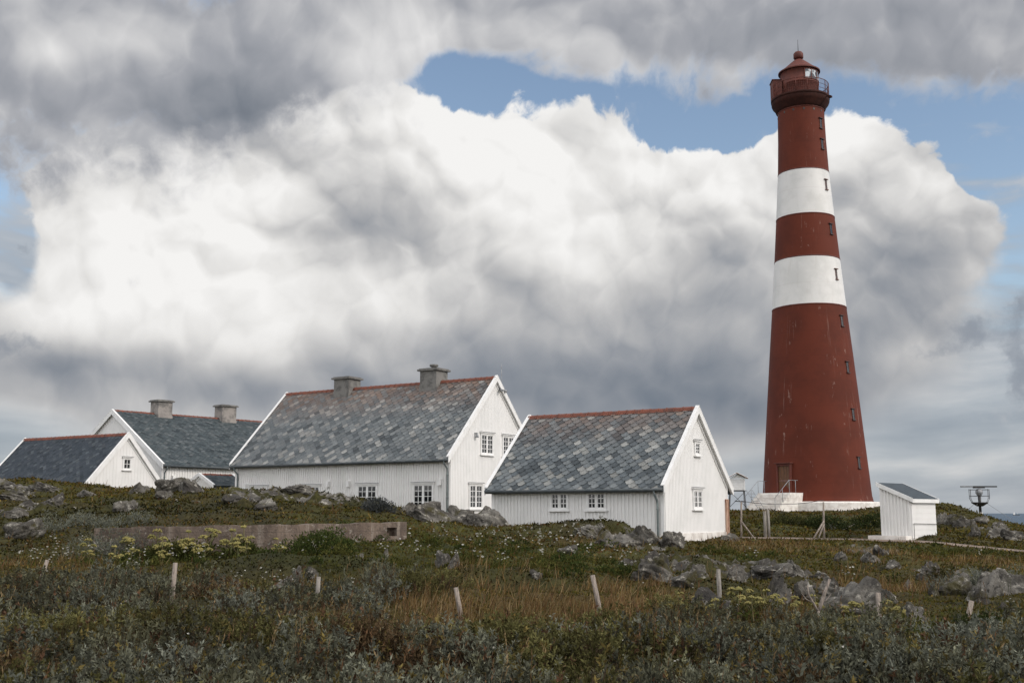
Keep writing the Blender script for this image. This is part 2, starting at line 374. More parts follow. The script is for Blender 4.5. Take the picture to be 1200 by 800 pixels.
def tint_mat(name, rough=.8, trans=0.0, nvar=.35, nscale=9.0, bump=.0, bscale=14.0):
    """surface whose own colour is carried by the mesh (each slate, each leaf, each patch of ground its own)"""
    m = bpy.data.materials.new(name); m.use_nodes = True
    T = NT(m.node_tree); T.n.clear()
    out = T.node('ShaderNodeOutputMaterial')
    at = T.node('ShaderNodeAttribute', attribute_name='tint')
    col = at.outputs['Color']
    tc = T.node('ShaderNodeTexCoord')
    if nvar:
        f = T.noise(tc.outputs['Object'], nscale, 5, .6, dims='3D').outputs['Fac']
        k = T.lin(f, .3, .7, 1 - nvar, 1 + nvar)
        col = T.v('SCALE', col, c=k)
    if trans:
        d = T.node('ShaderNodeBsdfDiffuse'); t = T.node('ShaderNodeBsdfTranslucent'); mx = T.node('ShaderNodeMixShader')
        T.put(d.inputs['Color'], col); T.put(t.inputs['Color'], col); mx.inputs[0].default_value = trans
        T.l.new(d.outputs[0], mx.inputs[1]); T.l.new(t.outputs[0], mx.inputs[2]); T.l.new(mx.outputs[0], out.inputs[0])
    else:
        b = T.node('ShaderNodeBsdfPrincipled'); T.put(b.inputs['Base Color'], col)
        b.inputs['Roughness'].default_value = rough; b.inputs['Specular IOR Level'].default_value = .3
        if bump:
            n = T.noise(tc.outputs['Object'], bscale, 6, .65, dims='3D').outputs['Fac']
            bn = T.node('ShaderNodeBump'); bn.inputs['Strength'].default_value = bump; bn.inputs['Distance'].default_value = .08
            T.put(bn.inputs['Height'], n); T.l.new(bn.outputs[0], b.inputs['Normal'])
        T.l.new(b.outputs[0], out.inputs[0])
    return m

def _wall_wear(T, p, col):
    # rain streaks down the boards and algae near the ground
    q = T.v('MULTIPLY', p, (5, 5, .35))
    f = T.ss(T.noise(q, 1.6, 5, .6, dims='3D').outputs['Fac'], .56, .80)
    col = T.mix(T.m('MULTIPLY', f, .16), col, (.52, .50, .44))
    g = T.ss(T.noise(p, .8, 4, .6, dims='3D').outputs['Fac'], .5, .8)
    return T.mix(T.m('MULTIPLY', g, .22), col, (.60, .60, .56))
def _tower_wear(T, p, col):
    # plate seams, chalky runs and worn patches in the paint
    s = T.node('ShaderNodeSeparateXYZ'); T.put(s.inputs[0], p)
    ang = T.m('ARCTAN2', s.outputs[1], s.outputs[0])
    cb = T.node('ShaderNodeCombineXYZ'); T.put(cb.inputs[0], T.m('MULTIPLY', ang, 6.0)); T.put(cb.inputs[1], s.outputs[2])
    q = cb.outputs[0]
    runs = T.ss(T.noise(T.v('MULTIPLY', q, (1.5, .12, 0)), 1.5, 6, .65).outputs['Fac'], .60, .78)
    spot = T.ss(T.noise(T.v('MULTIPLY', q, (.8, .55, 0)), 1.3, 7, .7).outputs['Fac'], .62, .72)
    patch = T.ss(T.noise(T.v('MULTIPLY', q, (.25, .12, 0)), 1.0, 2, .5).outputs['Fac'], .45, .62)
    k = T.m('MULTIPLY', T.m('MAXIMUM', T.m('MULTIPLY', runs, .55), T.m('MULTIPLY', spot, .9)), patch)
    col = T.mix(T.m('MULTIPLY', k, .60), col, (.44, .31, .26))
    seam = T.m('ABSOLUTE', T.m('SUBTRACT', T.m('FRACT', T.m('MULTIPLY', s.outputs[2], 1 / 2.05)), .5))
    sm = T.ss(seam, .488, .498)
    return T.mix(T.m('MULTIPLY', sm, .35), col, (.07, .016, .012))
def _band_wear(T, p, col):
    q = T.v('MULTIPLY', p, (2, 2, .18))
    f = T.ss(T.noise(q, 1.2, 6, .62, dims='3D').outputs['Fac'], .52, .80)
    col = T.mix(T.m('MULTIPLY', f, .45), col, (.50, .47, .42))
    s = T.node('ShaderNodeSeparateXYZ'); T.put(s.inputs[0], p)
    seam = T.m('ABSOLUTE', T.m('SUBTRACT', T.m('FRACT', T.m('MULTIPLY', s.outputs[2], 1 / 2.05)), .5))
    return T.mix(T.m('MULTIPLY', T.ss(seam, .488, .498), .3), col, (.45, .40, .35))

M = {}
def make_materials():
    M['white'] = mat('white_boards', (.80, .78, .755), .55, var=(.75, .735, .71), vscale=1.2, extra=_wall_wear, bump=.15, bscale=9)
    M['trim'] = mat('white_trim', (.82, .805, .785), .5, var=(.74, .725, .70), vscale=3)
    M['plinth'] = mat('limewashed_base', (.78, .74, .69), .85, var=(.60, .55, .50), vscale=2, bump=.5, bscale=12)
    M['glass'] = mat('window_glass', (.010, .012, .014), .06, var=(.03, .03, .03), vscale=.8)
    M['flash'] = mat('lead_cap', (.20, .205, .21), .6, var=(.30, .30, .30))
    M['gutter'] = mat('slate_grey_metal', (.055, .068, .074), .45, var=(.09, .10, .105), vscale=4)
    M['pipe'] = mat('grey_downpipe', (.20, .235, .235), .5, var=(.13, .15, .15))
    M['ridge'] = mat('clay_ridge', (.20, .062, .036), .8, var=(.11, .045, .032), vscale=4, bump=.4)
    M['chimney'] = mat('chimney_render', (.20, .19, .175), .9, var=(.11, .105, .098), vscale=2.5, bump=.8, bscale=9)
    M['chimney_pale'] = mat('chimney_render_pale', (.30, .27, .245), .9, var=(.15, .14, .13), vscale=1.8, bump=.8, bscale=9)
    M['slate'] = tint_mat('roof_slate', .62, nvar=.22, nscale=12, bump=.25, bscale=30)
    M['red'] = mat('oxide_red_iron', (.122, .0275, .0145), .7, var=(.095, .0225, .0125), vscale=.35, vdetail=4, extra=_tower_wear, spec=.15)
    M['band'] = mat('white_iron', (.72, .70, .67), .5, var=(.63, .615, .585), vscale=.5, extra=_band_wear, spec=.3)
    M['redplain'] = mat('oxide_red_paint', (.120, .0245, .0130), .7, var=(.085, .020, .012), vscale=3)
    M['darkiron'] = mat('dark_iron', (.032, .011, .008), .85, var=(.05, .016, .011), vscale=3, spec=.2)
    M['rustwood'] = mat('weathered_brown_door', (.130, .055, .020), .7, var=(.060, .028, .014), vscale=3, stretch=(6, 6, .5))
    M['trimbrown'] = mat('rusty_red_trim', (.12, .055, .040), .7, var=(.18, .10, .08), vscale=6)
    M['lens'] = mat('lantern_glazing', (.55, .58, .60), .08, var=(.05, .06, .07), vscale=1.3, vdetail=1, vlo=.47, vhi=.53)
    M['wood'] = mat('silver_grey_wood', (.27, .245, .215), .85, var=(.15, .13, .11), vscale=6, stretch=(4, 4, .6), bump=.6)
    M['palewood'] = mat('bleached_wood', (.32, .265, .22), .85, var=(.15, .125, .105), vscale=6, stretch=(4, 4, .6), bump=.6)
    def runs(T, p, col):
        f = T.ss(T.noise(T.v('MULTIPLY', p, (3.5, 3.5, .3)), 1.4, 5, .65, dims='3D').outputs['Fac'], .50, .72)
        col = T.mix(T.m('MULTIPLY', f, .6), col, (.36, .31, .26))
        g = T.ss(T.noise(p, .55, 4, .6, dims='3D').outputs['Fac'], .48, .64)
        col = T.mix(T.m('MULTIPLY', g, .7), col, (.075, .052, .040))
        pit = T.ss(T.noise(T.v('ADD', p, (4, 4, 4)), 9, 5, .72, dims='3D').outputs['Fac'], .52, .66)
        col = T.mix(T.m('MULTIPLY', pit, .6), col, (.060, .046, .036))
        lic = T.ss(T.noise(T.v('ADD', p, (14, 2, 9)), 5, 6, .72, dims='3D').outputs['Fac'], .56, .66)
        col = T.mix(T.m('MULTIPLY', lic, .6), col, (.36, .32, .27))
        s = T.node('ShaderNodeSeparateXYZ'); T.put(s.inputs[0], p)
        ln = T.ss(T.m('ABSOLUTE', T.m('SUBTRACT', T.m('FRACT', T.m('MULTIPLY', T.m('ADD', s.outputs[2], .05), 3.2)), .5)), .455, .49)
        return T.mix(T.m('MULTIPLY', ln, .45), col, (.055, .042, .034))
    M['concrete'] = mat('old_concrete', (.172, .128, .098), .95, var=(.098, .072, .056), vscale=2.6, vdetail=8, bump=1.0, bscale=16, stretch=(1, 1, .6), extra=runs)
    M['shed_roof'] = mat('roofing_felt', (.045, .058, .068), .7, var=(.03, .038, .045), vscale=5)
    M['galv'] = mat('galvanised', (.30, .31, .32), .45, var=(.2, .2, .21), vscale=6)
    M['darkred'] = mat('dark_oxide_iron', (.045, .014, .010), .6, var=(.03, .010, .008))
    M['black'] = mat('black_metal', (.02, .02, .021), .5, var=(.04, .035, .03))
    M['rustpale'] = mat('rust_streaked_board', (.50, .33, .24), .7, var=(.20, .085, .045), vscale=2.2, stretch=(3, 3, .7))
    M['rock'] = rock_mat()
    M['leaf'] = tint_mat('foliage', trans=.12, nvar=0)
    M['ground'] = ground_mat()
    M['path'] = mat('trodden_gravel', (.23, .17, .13), .95, var=(.14, .105, .08), vscale=3, bump=.8)
    M['umbel'] = mat('angelica_head', (.235, .195, .055), .8, var=(.14, .135, .035), vscale=9)
    M['stalk'] = mat('plant_stalk', (.10, .11, .035), .8, var=(.13, .085, .04), vscale=5)

def rock_colour(T, p):
    n1 = T.noise(p, 1.3, 7, .68, dims='3D').outputs['Fac']
    n2 = T.noise(T.v('ADD', p, (9, 4, 2)), 4.5, 6, .7, dims='3D').outputs['Fac']
    n3 = T.noise(T.v('ADD', p, (3, 14, 7)), 9, 5, .72, dims='3D').outputs['Fac']
    col = T.ramp(n1, [(.30, (.030, .027, .025)), (.46, (.080, .072, .061)), (.60, (.185, .171, .149)), (.77, (.325, .304, .266))])
    col = T.mix(T.m('MULTIPLY', T.ss(n2, .54, .66), .85), col, (.45, .42, .36))      # pale crusts of lichen
    col = T.mix(T.m('MULTIPLY', T.ss(n3, .54, .66), .85), col, (.030, .028, .027))     # black lichen
    return T.mix(T.m('MULTIPLY', T.ss(T.noise(T.v('ADD', p, (30, 1, 3)), 1.1, 6, .66, dims='3D').outputs['Fac'], .54, .64), .85), col, (.060, .052, .018))   # moss

def rock_mat():
    m = bpy.data.materials.new('lichened_gneiss'); m.use_nodes = True
    T = NT(m.node_tree); T.n.clear()
    out = T.node('ShaderNodeOutputMaterial'); b = T.node('ShaderNodeBsdfPrincipled'); T.l.new(b.outputs[0], out.inputs[0])
    p = T.node('ShaderNodeNewGeometry').outputs['Position']
    T.put(b.inputs['Base Color'], rock_colour(T, p)); b.inputs['Roughness'].default_value = .92; b.inputs['Specular IOR Level'].default_value = .25
    bn = T.node('ShaderNodeBump'); bn.inputs['Strength'].default_value = 1.0; bn.inputs['Distance'].default_value = .14
    T.put(bn.inputs['Height'], T.noise(p, 5, 8, .72, dims='3D').outputs['Fac']); T.l.new(bn.outputs[0], b.inputs['Normal'])
    return m

def ground_mat():
    m = bpy.data.materials.new('heath_soil'); m.use_nodes = True
    T = NT(m.node_tree); T.n.clear()
    out = T.node('ShaderNodeOutputMaterial'); b = T.node('ShaderNodeBsdfPrincipled'); T.l.new(b.outputs[0], out.inputs[0])
    p = T.node('ShaderNodeNewGeometry').outputs['Position']
    at = T.node('ShaderNodeAttribute', attribute_name='tint')
    k = T.lin(T.noise(p, 5, 5, .6, dims='3D').outputs['Fac'], .3, .7, .55, 1.45)
    soil = T.v('SCALE', at.outputs['Color'], c=k)
    e = T.noise(T.v('ADD', p, (5, 8, 1)), 2.4, 6, .66, dims='3D').outputs['Fac']
    f = T.ss(T.m('ADD', at.outputs['Alpha'], T.m('MULTIPLY_ADD', e, 1.6, -.8)), .42, .56)
    T.put(b.inputs['Base Color'], T.mix(f, soil, rock_colour(T, p)))
    b.inputs['Roughness'].default_value = .95; b.inputs['Specular IOR Level'].default_value = .2
    bn = T.node('ShaderNodeBump'); bn.inputs['Strength'].default_value = 1.0; bn.inputs['Distance'].default_value = .12
    T.put(bn.inputs['Height'], T.noise(p, 6, 8, .7, dims='3D').outputs['Fac']); T.l.new(bn.outputs[0], b.inputs['Normal'])
    return m
# ------------------------------------------------------------------ houses
def slate_cover(mb, tint, x0, x1, W, ov, z_e, k, side, w, h, t, rnd, pal, rust):
    """diamond slates in courses over one slope; every slate its own colour"""
    L = math.hypot(1, k); SL = (W / 2 + ov) * L           # slope length
    def P(a, b, n):
        y = -ov + b / L; z = z_e + (y) * k
        y -= n * k / L; z += n / L
        if side: y = W - y
        return (a, y, z)
    rows = int(SL / h) + 1
    for i in range(rows + 1):
        b0 = i * h
        a = x0 - w + (w / 2 if i % 2 else 0)
        while a < x1 + w:
            s = rnd.random(); jig = rnd.uniform(-.012, .012)
            up = b0 / SL
            c = pal[0] * (1 - s) + pal[1] * s
            q = rnd.random()
            if q < .16: c = pal[2] * rnd.uniform(.8, 1.15)
            elif q < .30: c = pal[0] * rnd.uniform(.6, .9)
            r = max(0, rust * (up - .55) * 2.0) * rnd.uniform(.2, 1.5)
            c = c * (1 - min(r, .8)) + np.array((.185, .115, .082)) * min(r, .8)
            c = c * rnd.uniform(.88, 1.12)
            pts = [(a - .18 * w, b0 - h * .96), (a + .18 * w, b0 - h * .96), (a + w * .47, b0 - h * .18), (a + w * .47, b0 + h * .1), (a, b0 + h), (a - w * .47, b0 + h * .1), (a - w * .47, b0 - h * .18)]
            # trimmed at the verges, the eave and the ridge
            ok = [(min(max(u + jig, x0), x1), min(max(v, -.02), SL)) for u, v in pts]
            if max(u for u, v in ok) - min(u for u, v in ok) > .02 and max(v for u, v in ok) - min(v for u, v in ok) > .02:
                lift = rnd.uniform(.0, .012)
                vs = [P(u, v, t + .006 + (.030 + lift) * (1 - (v - b0 + h) / (2 * h))) for u, v in ok]
                mb.add(vs, [tuple(range(7)) if not side else tuple(range(7))[::-1]], 0)
                tint += [tuple(c) + (1,)] * 7
            a += w

def house(name, label, cat, loc, rz, Ln, W, ze, zr, pal, slate=(.40, .20), rust=0.0, windows=(), chimneys=(), lamps=(), board_w=.155, gable_board=.13, eave_pipe=None, base=-1.2, plinth=None, back_slates=False, seed=1, ov=.30, vo=.13, barge=.21, group=None, gutter=True):
    rnd = random.Random(seed)
    root = tag(empty(name, loc, rz), label, cat, group)
    k = (zr - ze) / (W / 2)
    # --- walls: a shell with board-on-board siding
    mb = MB()
    e = .02
    pent = [(0, 0, base), (0, W, base), (0, W, ze - e), (0, W / 2, zr - e), (0, 0, ze - e)]
    mb.prism([(p[0] - Ln, p[1], p[2]) for p in pent], (Ln, 0, 0))
    FACE = {'S': lambda s, n, z: (-s, -n, z), 'E': lambda s, n, z: (n, s, z), 'W': lambda s, n, z: (-Ln - n, s, z), 'N': lambda s, n, z: (-s, W + n, z)}
    rects = {f: [w_ for w_ in windows if w_[0] == f] for f in 'SEWN'}
    def boards(f, length, step, width, proud):
        s = step * .5
        while s < length - .05:
            top = ze - .02 if f in 'SN' else ze - .06 + k * min(s, W - s - width) + k * 0
            if f in 'EW': top = ze - .06 + k * min(s, W - s - width)
            segs = [(base, top)]
            for _, a, b, z0, z1, *_r in rects[f]:
                if s + width > a - .09 and s < b + .09:
                    new = []
                    for lo, hi in segs:
                        if hi <= z0 - .08 or lo >= z1 + .10: new.append((lo, hi)); continue
                        if lo < z0 - .08: new.append((lo, z0 - .08))
                        if hi > z1 + .10: new.append((z1 + .10, hi))
                    segs = new
            for lo, hi in segs:
                c = [FACE[f](s + da, dn, z) for z in (lo, hi) for da, dn in ((0, -.004), (width, -.004), (width, proud), (0, proud))]
                if f in 'EW' and hi == top:
                    pass
                mb.hexa(c)
            s += step
    boards('S', Ln, board_w, board_w * .40, .034); boards('N', Ln, board_w, board_w * .40, .034)
    boards('E', W, gable_board, gable_board * .88, .009); boards('W', W, gable_board, gable_board * .88, .009)
    for x in (0, -Ln):                                   # corner boards
        for y in (0, W):
            sx = 1 if x == 0 else -1; sy = -1 if y == 0 else 1
            mb.box(min(x, x + sx * .034), max(x, x + sx * .034), y - (.14 if sy > 0 else -.002), y + (.14 if sy < 0 else -.002), base, ze - .1)
            mb.box(x - (.14 if sx > 0 else -.002), x + (.14 if sx < 0 else -.002), min(y, y + sy * .036), max(y, y + sy * .036), base, ze - .1)
    mb.build('wall', M['white'], root)
    if plinth is not None:
        p = MB(); p.box(-Ln - .05, .05, -.05, W + .05, base - .3, plinth); p.build('plinth', M['plinth'], root)
    # --- roof
    t = .10; Lk = math.hypot(1, k)
    rb = MB(); tint = []
    dark = tuple(pal[0] * .7) + (1,)
    for side in (0, 1):
        def Q(y, n):
            yy = y - n * k / Lk; z = ze + y * k + n / Lk
            return (yy if not side else W - yy, z)
        poly = [Q(-ov, 0), Q(W / 2, 0), Q(W / 2, t), Q(-ov, t)]
        poly[1] = ((W / 2), zr); poly[2] = ((W / 2), zr + t * Lk)
        nv = len(rb.v)
        rb.prism([(-Ln - vo, y, z) for y, z in poly], (Ln + 2 * vo, 0, 0)); tint += [dark] * (len(rb.v) - nv)
        if side == 0 or back_slates:
            slate_cover(rb, tint, -Ln - vo + .02, vo - .02, W, ov, ze, k, side, slate[0], slate[1], t, rnd, pal, rust)
    roof = rb.build('roof', M['slate'], root, tint=tint, fix=False)
    # ridge tiles
    rm = MB(); x = -Ln - vo + .05
    while x < vo - .05:
        x2 = min(x + .36, vo - .03); r0 = .115
        zt = zr + t * Lk - .025
        dz = rnd.uniform(-.006, .006)
        prof = [(-.17, -.17 * k * .55), (-.11, .035), (0, .085), (.11, .035), (.17, -.17 * k * .55), (.10, -.03), (0, .02), (-.10, -.03)]
        rm.prism([(x, W / 2 + a, zt + b + dz) for a, b in prof], (x2 - x + .015, 0, 0))
        rm.prism([(x, W / 2 + a * 1.12, zt + b * 1.0 + .014 + dz) for a, b in prof], (.05, 0, 0))
        x = x2
    rm.build('ridge_tiles', M['ridge'], roof)
    for c in chimneys:                                   # (s0, s1, y0, y1, ztop, pale, pot)
        s0, s1, y0, y1, zt, mk, pot = c
        cb = MB(); cb.box(-s1, -s0, y0, y1, zr - 1.2, zt - .14)
        cb.box(-s1 - .03, -s0 + .03, y0 - .03, y1 + .03, zr - .8, zr - .02)
        co = cb.build('chimney', M[mk], roof)
        cc = MB(); cc.box(-s1 - .12, -s0 + .12, y0 - .12, y1 + .12, zt - .14, zt - .05); cc.box(-s1 - .05, -s0 + .05, y0 - .05, y1 + .05, zt - .05, zt)
        o = cc.build('chimney_cap', M['chimney'], roof)
        if pot:
            pm = MB(); pm.lathe([(.0, zt - .01), (.17, zt - .01), (.15, zt + .12), (.24, zt + .14), (.24, zt + .24), (.0, zt + .27)], 14, c=(-(s0 + s1) / 2, (y0 + y1) / 2))
            pm.build('chimney_pot', M['chimney'], roof)
    # --- bargeboards with a cover board over the last slates
    for sx, xo in ((1, vo), (-1, -Ln - vo)):
        for side in (0, 1):
            bm_ = MB()
            def Q(y, n):
                yy = y; z = ze + y * k + n * Lk
                return (yy if not side else W - yy, z)
            ye = -ov - .04
            poly = [Q(ye, t + .055), Q(W / 2, t + .055), Q(W / 2, t + .055 - barge), Q(ye, t + .055 - barge)]
            x0 = xo if sx > 0 else xo - .035
            bm_.prism([(x0, y, z) for y, z in poly], (.035, 0, 0))
            poly = [Q(ye, t + .080), Q(W / 2, t + .080), Q(W / 2, t + .052), Q(ye, t + .052)]
            x0 = xo - .11 if sx > 0 else xo - .04
            bm_.prism([(x0, y, z) for y, z in poly], (.15, 0, 0))
            poly = [Q(.0, -.03), Q(W / 2, -.03), Q(W / 2, -.15), Q(.0, -.15)]       # inner moulding against the wall
            x0 = .012 if sx > 0 else -Ln - .045
            bm_.prism([(x0, y, z) for y, z in poly], (.033, 0, 0))
            poly = [Q(-ov + .02, -.004), Q(W / 2 - .03, -.004), Q(W / 2 - .03, -.03), Q(-ov + .02, -.03)]      # boarded soffit
            x0 = .046 if sx > 0 else -Ln - vo + .002
            bm_.prism([(x0, y, z) for y, z in poly], (vo - .048, 0, 0))
            bm_.build('bargeboard', M['trim'], root)
    # --- gutters, fascia and downpipes
    if gutter:
        for side in (0, 1):
            gb = MB(); yy = -ov - .055; z = ze - ov * k + .03
            Y = (lambda y: y) if not side else (lambda y: W - y)
            gb.tube([(-Ln - vo + .02, Y(yy), z), (vo - .02, Y(yy), z)], .068, 10)
            gb.box(-Ln - vo + .04, vo - .04, min(Y(-ov - .012), Y(-ov + .014)), max(Y(-ov - .012), Y(-ov + .014)), z - .09, z + .07)
            gb.build('gutter', M['gutter'], root)
    for s in (eave_pipe or ()):
        pb = MB(); z = ze - ov * k
        pb.tube([(-s, -ov - .055, z - .02), (-s, -ov - .05, z - .14), (-s, -.12, z - .36), (-s, -.085, z - .5), (-s, -.085, base)], .045, 8)
        zz = z - .7
        while zz > base + .5:
            pb.tube([(-s, -.085, zz), (-s, -.085, zz + .05)], .058, 8); zz -= 1.1
        pb.build('downpipe', M['pipe'], root)
    # --- windows
    for f, a, b, z0, z1, sash, cols, rows in windows:
        F = FACE[f]
        gl = MB(); gl.box(a + .06, b - .06, .004, .016, z0 + .06, z1 - .06, T=F); win = gl.build('window', M['glass'], root)
        fr = MB(); cw = .085
        fr.box(a, a + cw, -.003, .060, z0, z1, T=F); fr.box(b - cw, b, -.003, .060, z0, z1, T=F)
        fr.box(a + cw, b - cw, -.003, .058, z1 - cw, z1, T=F); fr.box(a + cw, b - cw, -.003, .058, z0, z0 + cw * .8, T=F)
        ia, ib, ja, jb = a + cw, b - cw, z0 + cw * .8, z1 - cw
        n = sash; mid = .075 if n == 2 else 0
        for q in range(n):
            sa = ia + q * ((ib - ia) / n) + (mid / 2 if q else 0); sb = ia + (q + 1) * ((ib - ia) / n) - (mid / 2 if q == 0 and n == 2 else 0)
            st = .030
            fr.box(sa, sa + st, .012, .036, ja, jb, T=F); fr.box(sb - st, sb, .012, .036, ja, jb, T=F)
            fr.box(sa + st, sb - st, .012, .034, ja, ja + st, T=F); fr.box(sa + st, sb - st, .012, .034, jb - st, jb, T=F)
            for i in range(1, cols):
                xx = sa + (sb - sa) * i / cols; fr.box(xx - .014, xx + .014, .012, .032, ja + st, jb - st, T=F)
            for j in range(1, rows):
                zz = ja + (jb - ja) * j / rows; fr.box(sa + st, sb - st, .012, .030, zz - .013, zz + .013, T=F)
        if n == 2: c_ = (ia + ib) / 2; fr.box(c_ - mid / 2, c_ + mid / 2, .010, .048, ja, jb, T=F)
        fr.build('window_frame', M['trim'], win)
        sl = MB(); sl.box(a - .05, b + .05, -.003, .115, z0 - .055, z0 - .002, T=F); sl.build('window_sill', M['trim'], win)
        hd = MB(); hd.box(a - .06, b + .06, -.003, .11, z1 + .002, z1 + .05, T=F); hd.box(a - .07, b + .07, -.002, .13, z1 + .052, z1 + .072, m=1, T=F)
        hd.build('window_hood', [M['trim'], M['flash']], win)
    for f, s, z in lamps:
        F = FACE[f]; lm = MB()
        lm.box(s - .10, s + .10, .0, .05, z - .05, z + .34, T=F); lm.box(s - .085, s + .085, .05, .19, z + .0, z + .30, T=F)
        lm.build('wall_lamp', M['trim'], root)
    return root

def pal_(*cs): return [np.array(c) for c in cs]
PAL_GREY = pal_((.088, .102, .110), (.165, .178, .180), (.245, .246, .232))
PAL_MAIN = pal_((.105, .118, .124), (.175, .185, .184), (.260, .258, .244))
PAL_BLUE = pal_((.030, .040, .052), (.052, .064, .078), (.080, .092, .102))
PAL_SEA = pal_((.058, .074, .080), (.088, .104, .108), (.115, .128, .130))

def build_houses():
    A = math.atan2(-.545, .838)
    out = house('outbuilding', 'low white boarded outbuilding with patchy grey slate roof, nearest the camera side of the lighthouse', 'house', (5.61, 41.0, .95), A, 7.65, 6.02, 2.16, 5.02, PAL_GREY, rust=.55,
          windows=[('S', 2.40, 3.27, 1.17, 1.88, 2, 2, 3), ('S', 4.05, 4.90, 1.17, 1.88, 2, 2, 3), ('E', 2.52, 3.43, 1.20, 1.98, 2, 2, 3), ('E', 2.78, 3.33, 3.29, 3.84, 1, 2, 3)],
          eave_pipe=(.24,), plinth=.30, seed=3, base=-.9)
    d = MB(); d.box(.02, .075, 5.74, 6.04, -.35, 1.62); d.build('end_board', M['rustpale'], out)
    main = house('main_house', 'largest white wooden house with two grey chimneys and grey slate roof', 'house', (-3.01, 54.0, 1.75), A, 14.85, 7.78, 3.10, 7.12, PAL_MAIN, rust=.75, slate=(.42, .21),
          windows=[('S', .97, 2.27, .46, 1.70, 2, 2, 4), ('S', 4.55, 5.90, .46, 1.70, 2, 2, 4), ('S', 8.45, 9.80, .46, 1.70, 2, 2, 4), ('S', 12.3, 13.6, .46, 1.70, 2, 2, 4),
                   ('E', 1.56, 2.76, .46, 1.70, 2, 2, 4), ('E', 5.02, 6.22, .46, 1.70, 2, 2, 4), ('E', 2.56, 3.72, 3.20, 4.28, 2, 2, 4), ('E', 4.56, 5.72, 3.20, 4.28, 2, 2, 4)],
          chimneys=[(9.65, 10.75, 3.38, 4.40, 7.93, 'chimney', False), (3.45, 4.55, 3.38, 4.40, 7.98, 'chimney', True)],
          lamps=[('S', .55, 1.60), ('S', 6.44, 1.60), ('S', 7.86, 1.60), ('S', 13.95, 1.55)], eave_pipe=(.10, 14.6), seed=5, ov=.32)
    gl = MB()
    F = lambda s, n, z: (n, s, z)
    gl.box(4.20, 4.50, .02, .12, 6.58, 6.72, T=F); gl.tube([(.10, 4.24, 6.64), (.30, 4.12, 6.58)], .07, 8); gl.tube([(.10, 4.48, 6.64), (.30, 4.58, 6.56)], .07, 8)
    gl.build('floodlight', M['galv'], main)
    wl = MB(); wl.box(2.02, 2.14, .0, .16, 4.20, 4.26, T=F); wl.tube([(.14, 2.08, 4.23), (.14, 2.08, 4.02)], [.03, .10], 8); wl.build('gable_lamp', M['galv'], main)
    am = MB(); am.tube([(-.06, 4.6, 6.3), (-.06, 4.6, 8.05)], .018, 6); am.build('aerial', M['galv'], main)
    house('cottage', 'lowest white cottage, far left, with dark blue slate roof and one tiny gable window', 'house', (-23.85, 62.0, 2.70), math.atan2(-.52, .854), 9.4, 5.5, .74, 3.72, PAL_BLUE, slate=(.30, .15),
          windows=[('E', 2.50, 3.13, 1.78, 2.48, 1, 2, 2)], seed=8, board_w=.2, gable_board=.22, rust=0, base=-1.0)
    D = math.atan2(.76522473, .64376324)
    # the far house stands end-on: its gable looks left, its long side runs away to the right
    W = 12.6
    Lx = 15.5; ang = D
    x0, y0 = -22.9, 72.6
    house('keepers_house', 'white house with dark slate roof, two pale chimneys and broad gable behind the cottage', 'house', (x0 + Lx * math.cos(ang), y0 + Lx * math.sin(ang), 2.65), ang, Lx, W, 2.55, 6.30, PAL_SEA, slate=(.34, .17),
          windows=[('S', Lx - 5.85, Lx - 4.95, .55, 1.75, 2, 2, 3)],
          chimneys=[(Lx - 4.25, Lx - 3.1, W / 2 - .55, W / 2 + .45, 7.40, 'chimney_pale', False), (Lx - 9.8, Lx - 8.55, W / 2 - .55, W / 2 + .45, 7.45, 'chimney_pale', False)],
          lamps=[('S', Lx - .8, 1.5)], eave_pipe=(Lx - .15,), seed=13, board_w=.2, gable_board=.2, vo=.16, barge=.30)
    # cellar hood between the houses
    house('cellar_entrance', 'tiny slate roofed cellar entrance with white edge, beside the largest house', 'shed', (-16.4, 67.7, 2.2), D, 2.2, 2.4, 1.45, 2.0, PAL_SEA, slate=(.3, .15), seed=21, base=-.8, gutter=False, barge=.16)
    # white lean-to shed by the path
    s = tag(empty('lean_to_shed', (16.12, 45.0, .93), math.radians(45)), 'small white lean-to shed with dark sloping felt roof beside the path', 'shed')
    a, bl, h0, h1 = 1.34, 2.20, 1.60, 2.20      # side wall runs along +y (left and away), front along +x
    w = MB()
    w.prism([(0, 0, .02), (0, a, .02), (0, a, h1), (0, 0, h0)], (bl, 0, 0))
    y = .06
    while y < a - .05:
        top = h0 + (h1 - h0) * y / a - .03
        w.box(-.04, .004, y, y + .055, .05, top); y += .145
    for z in np.arange(.18, h0 - .1, .22): w.box(.01, bl - .01, -.012, .004, z, z + .2)
    w.build('wall', M['white'], s)
    r = MB(); o = .10; k = (h1 - h0) / a
    r.prism([(-.10, -o, h0 - o * k + .035), (-.10, a + .06, h1 + .06 * k + .035), (-.10, a + .06, h1 + .06 * k + .095), (-.10, -o, h0 - o * k + .095)], (bl + .2, 0, 0))
    ro = r.build('roof', M['shed_roof'], s)
    v = MB()
    v.prism([(-.135, -o - .03, h0 - o * k - .06), (-.135, a + .08, h1 + .06 * k - .06), (-.135, a + .08, h1 + .06 * k + .115), (-.135, -o - .03, h0 - o * k + .115)], (.034, 0, 0))
    v.prism([(bl + .101, -o - .03, h0 - o * k - .06), (bl + .101, a + .08, h1 + .06 * k - .06), (bl + .101, a + .08, h1 + .06 * k + .115), (bl + .101, -o - .03, h0 - o * k + .115)], (.034, 0, 0))
    v.box(-.10, bl + .10, -o - .034, -o - .002, h0 - o * k - .07, h0 - o * k + .085)
    v.build('verge_board', M['trim'], ro)
    b = MB(); b.box(-.58, -.03, .02, a + .3, -.6, .17); b.box(-.03, bl + .05, -.05, a + .05, -.6, .10); b.build('base_slab', M['plinth'], s)
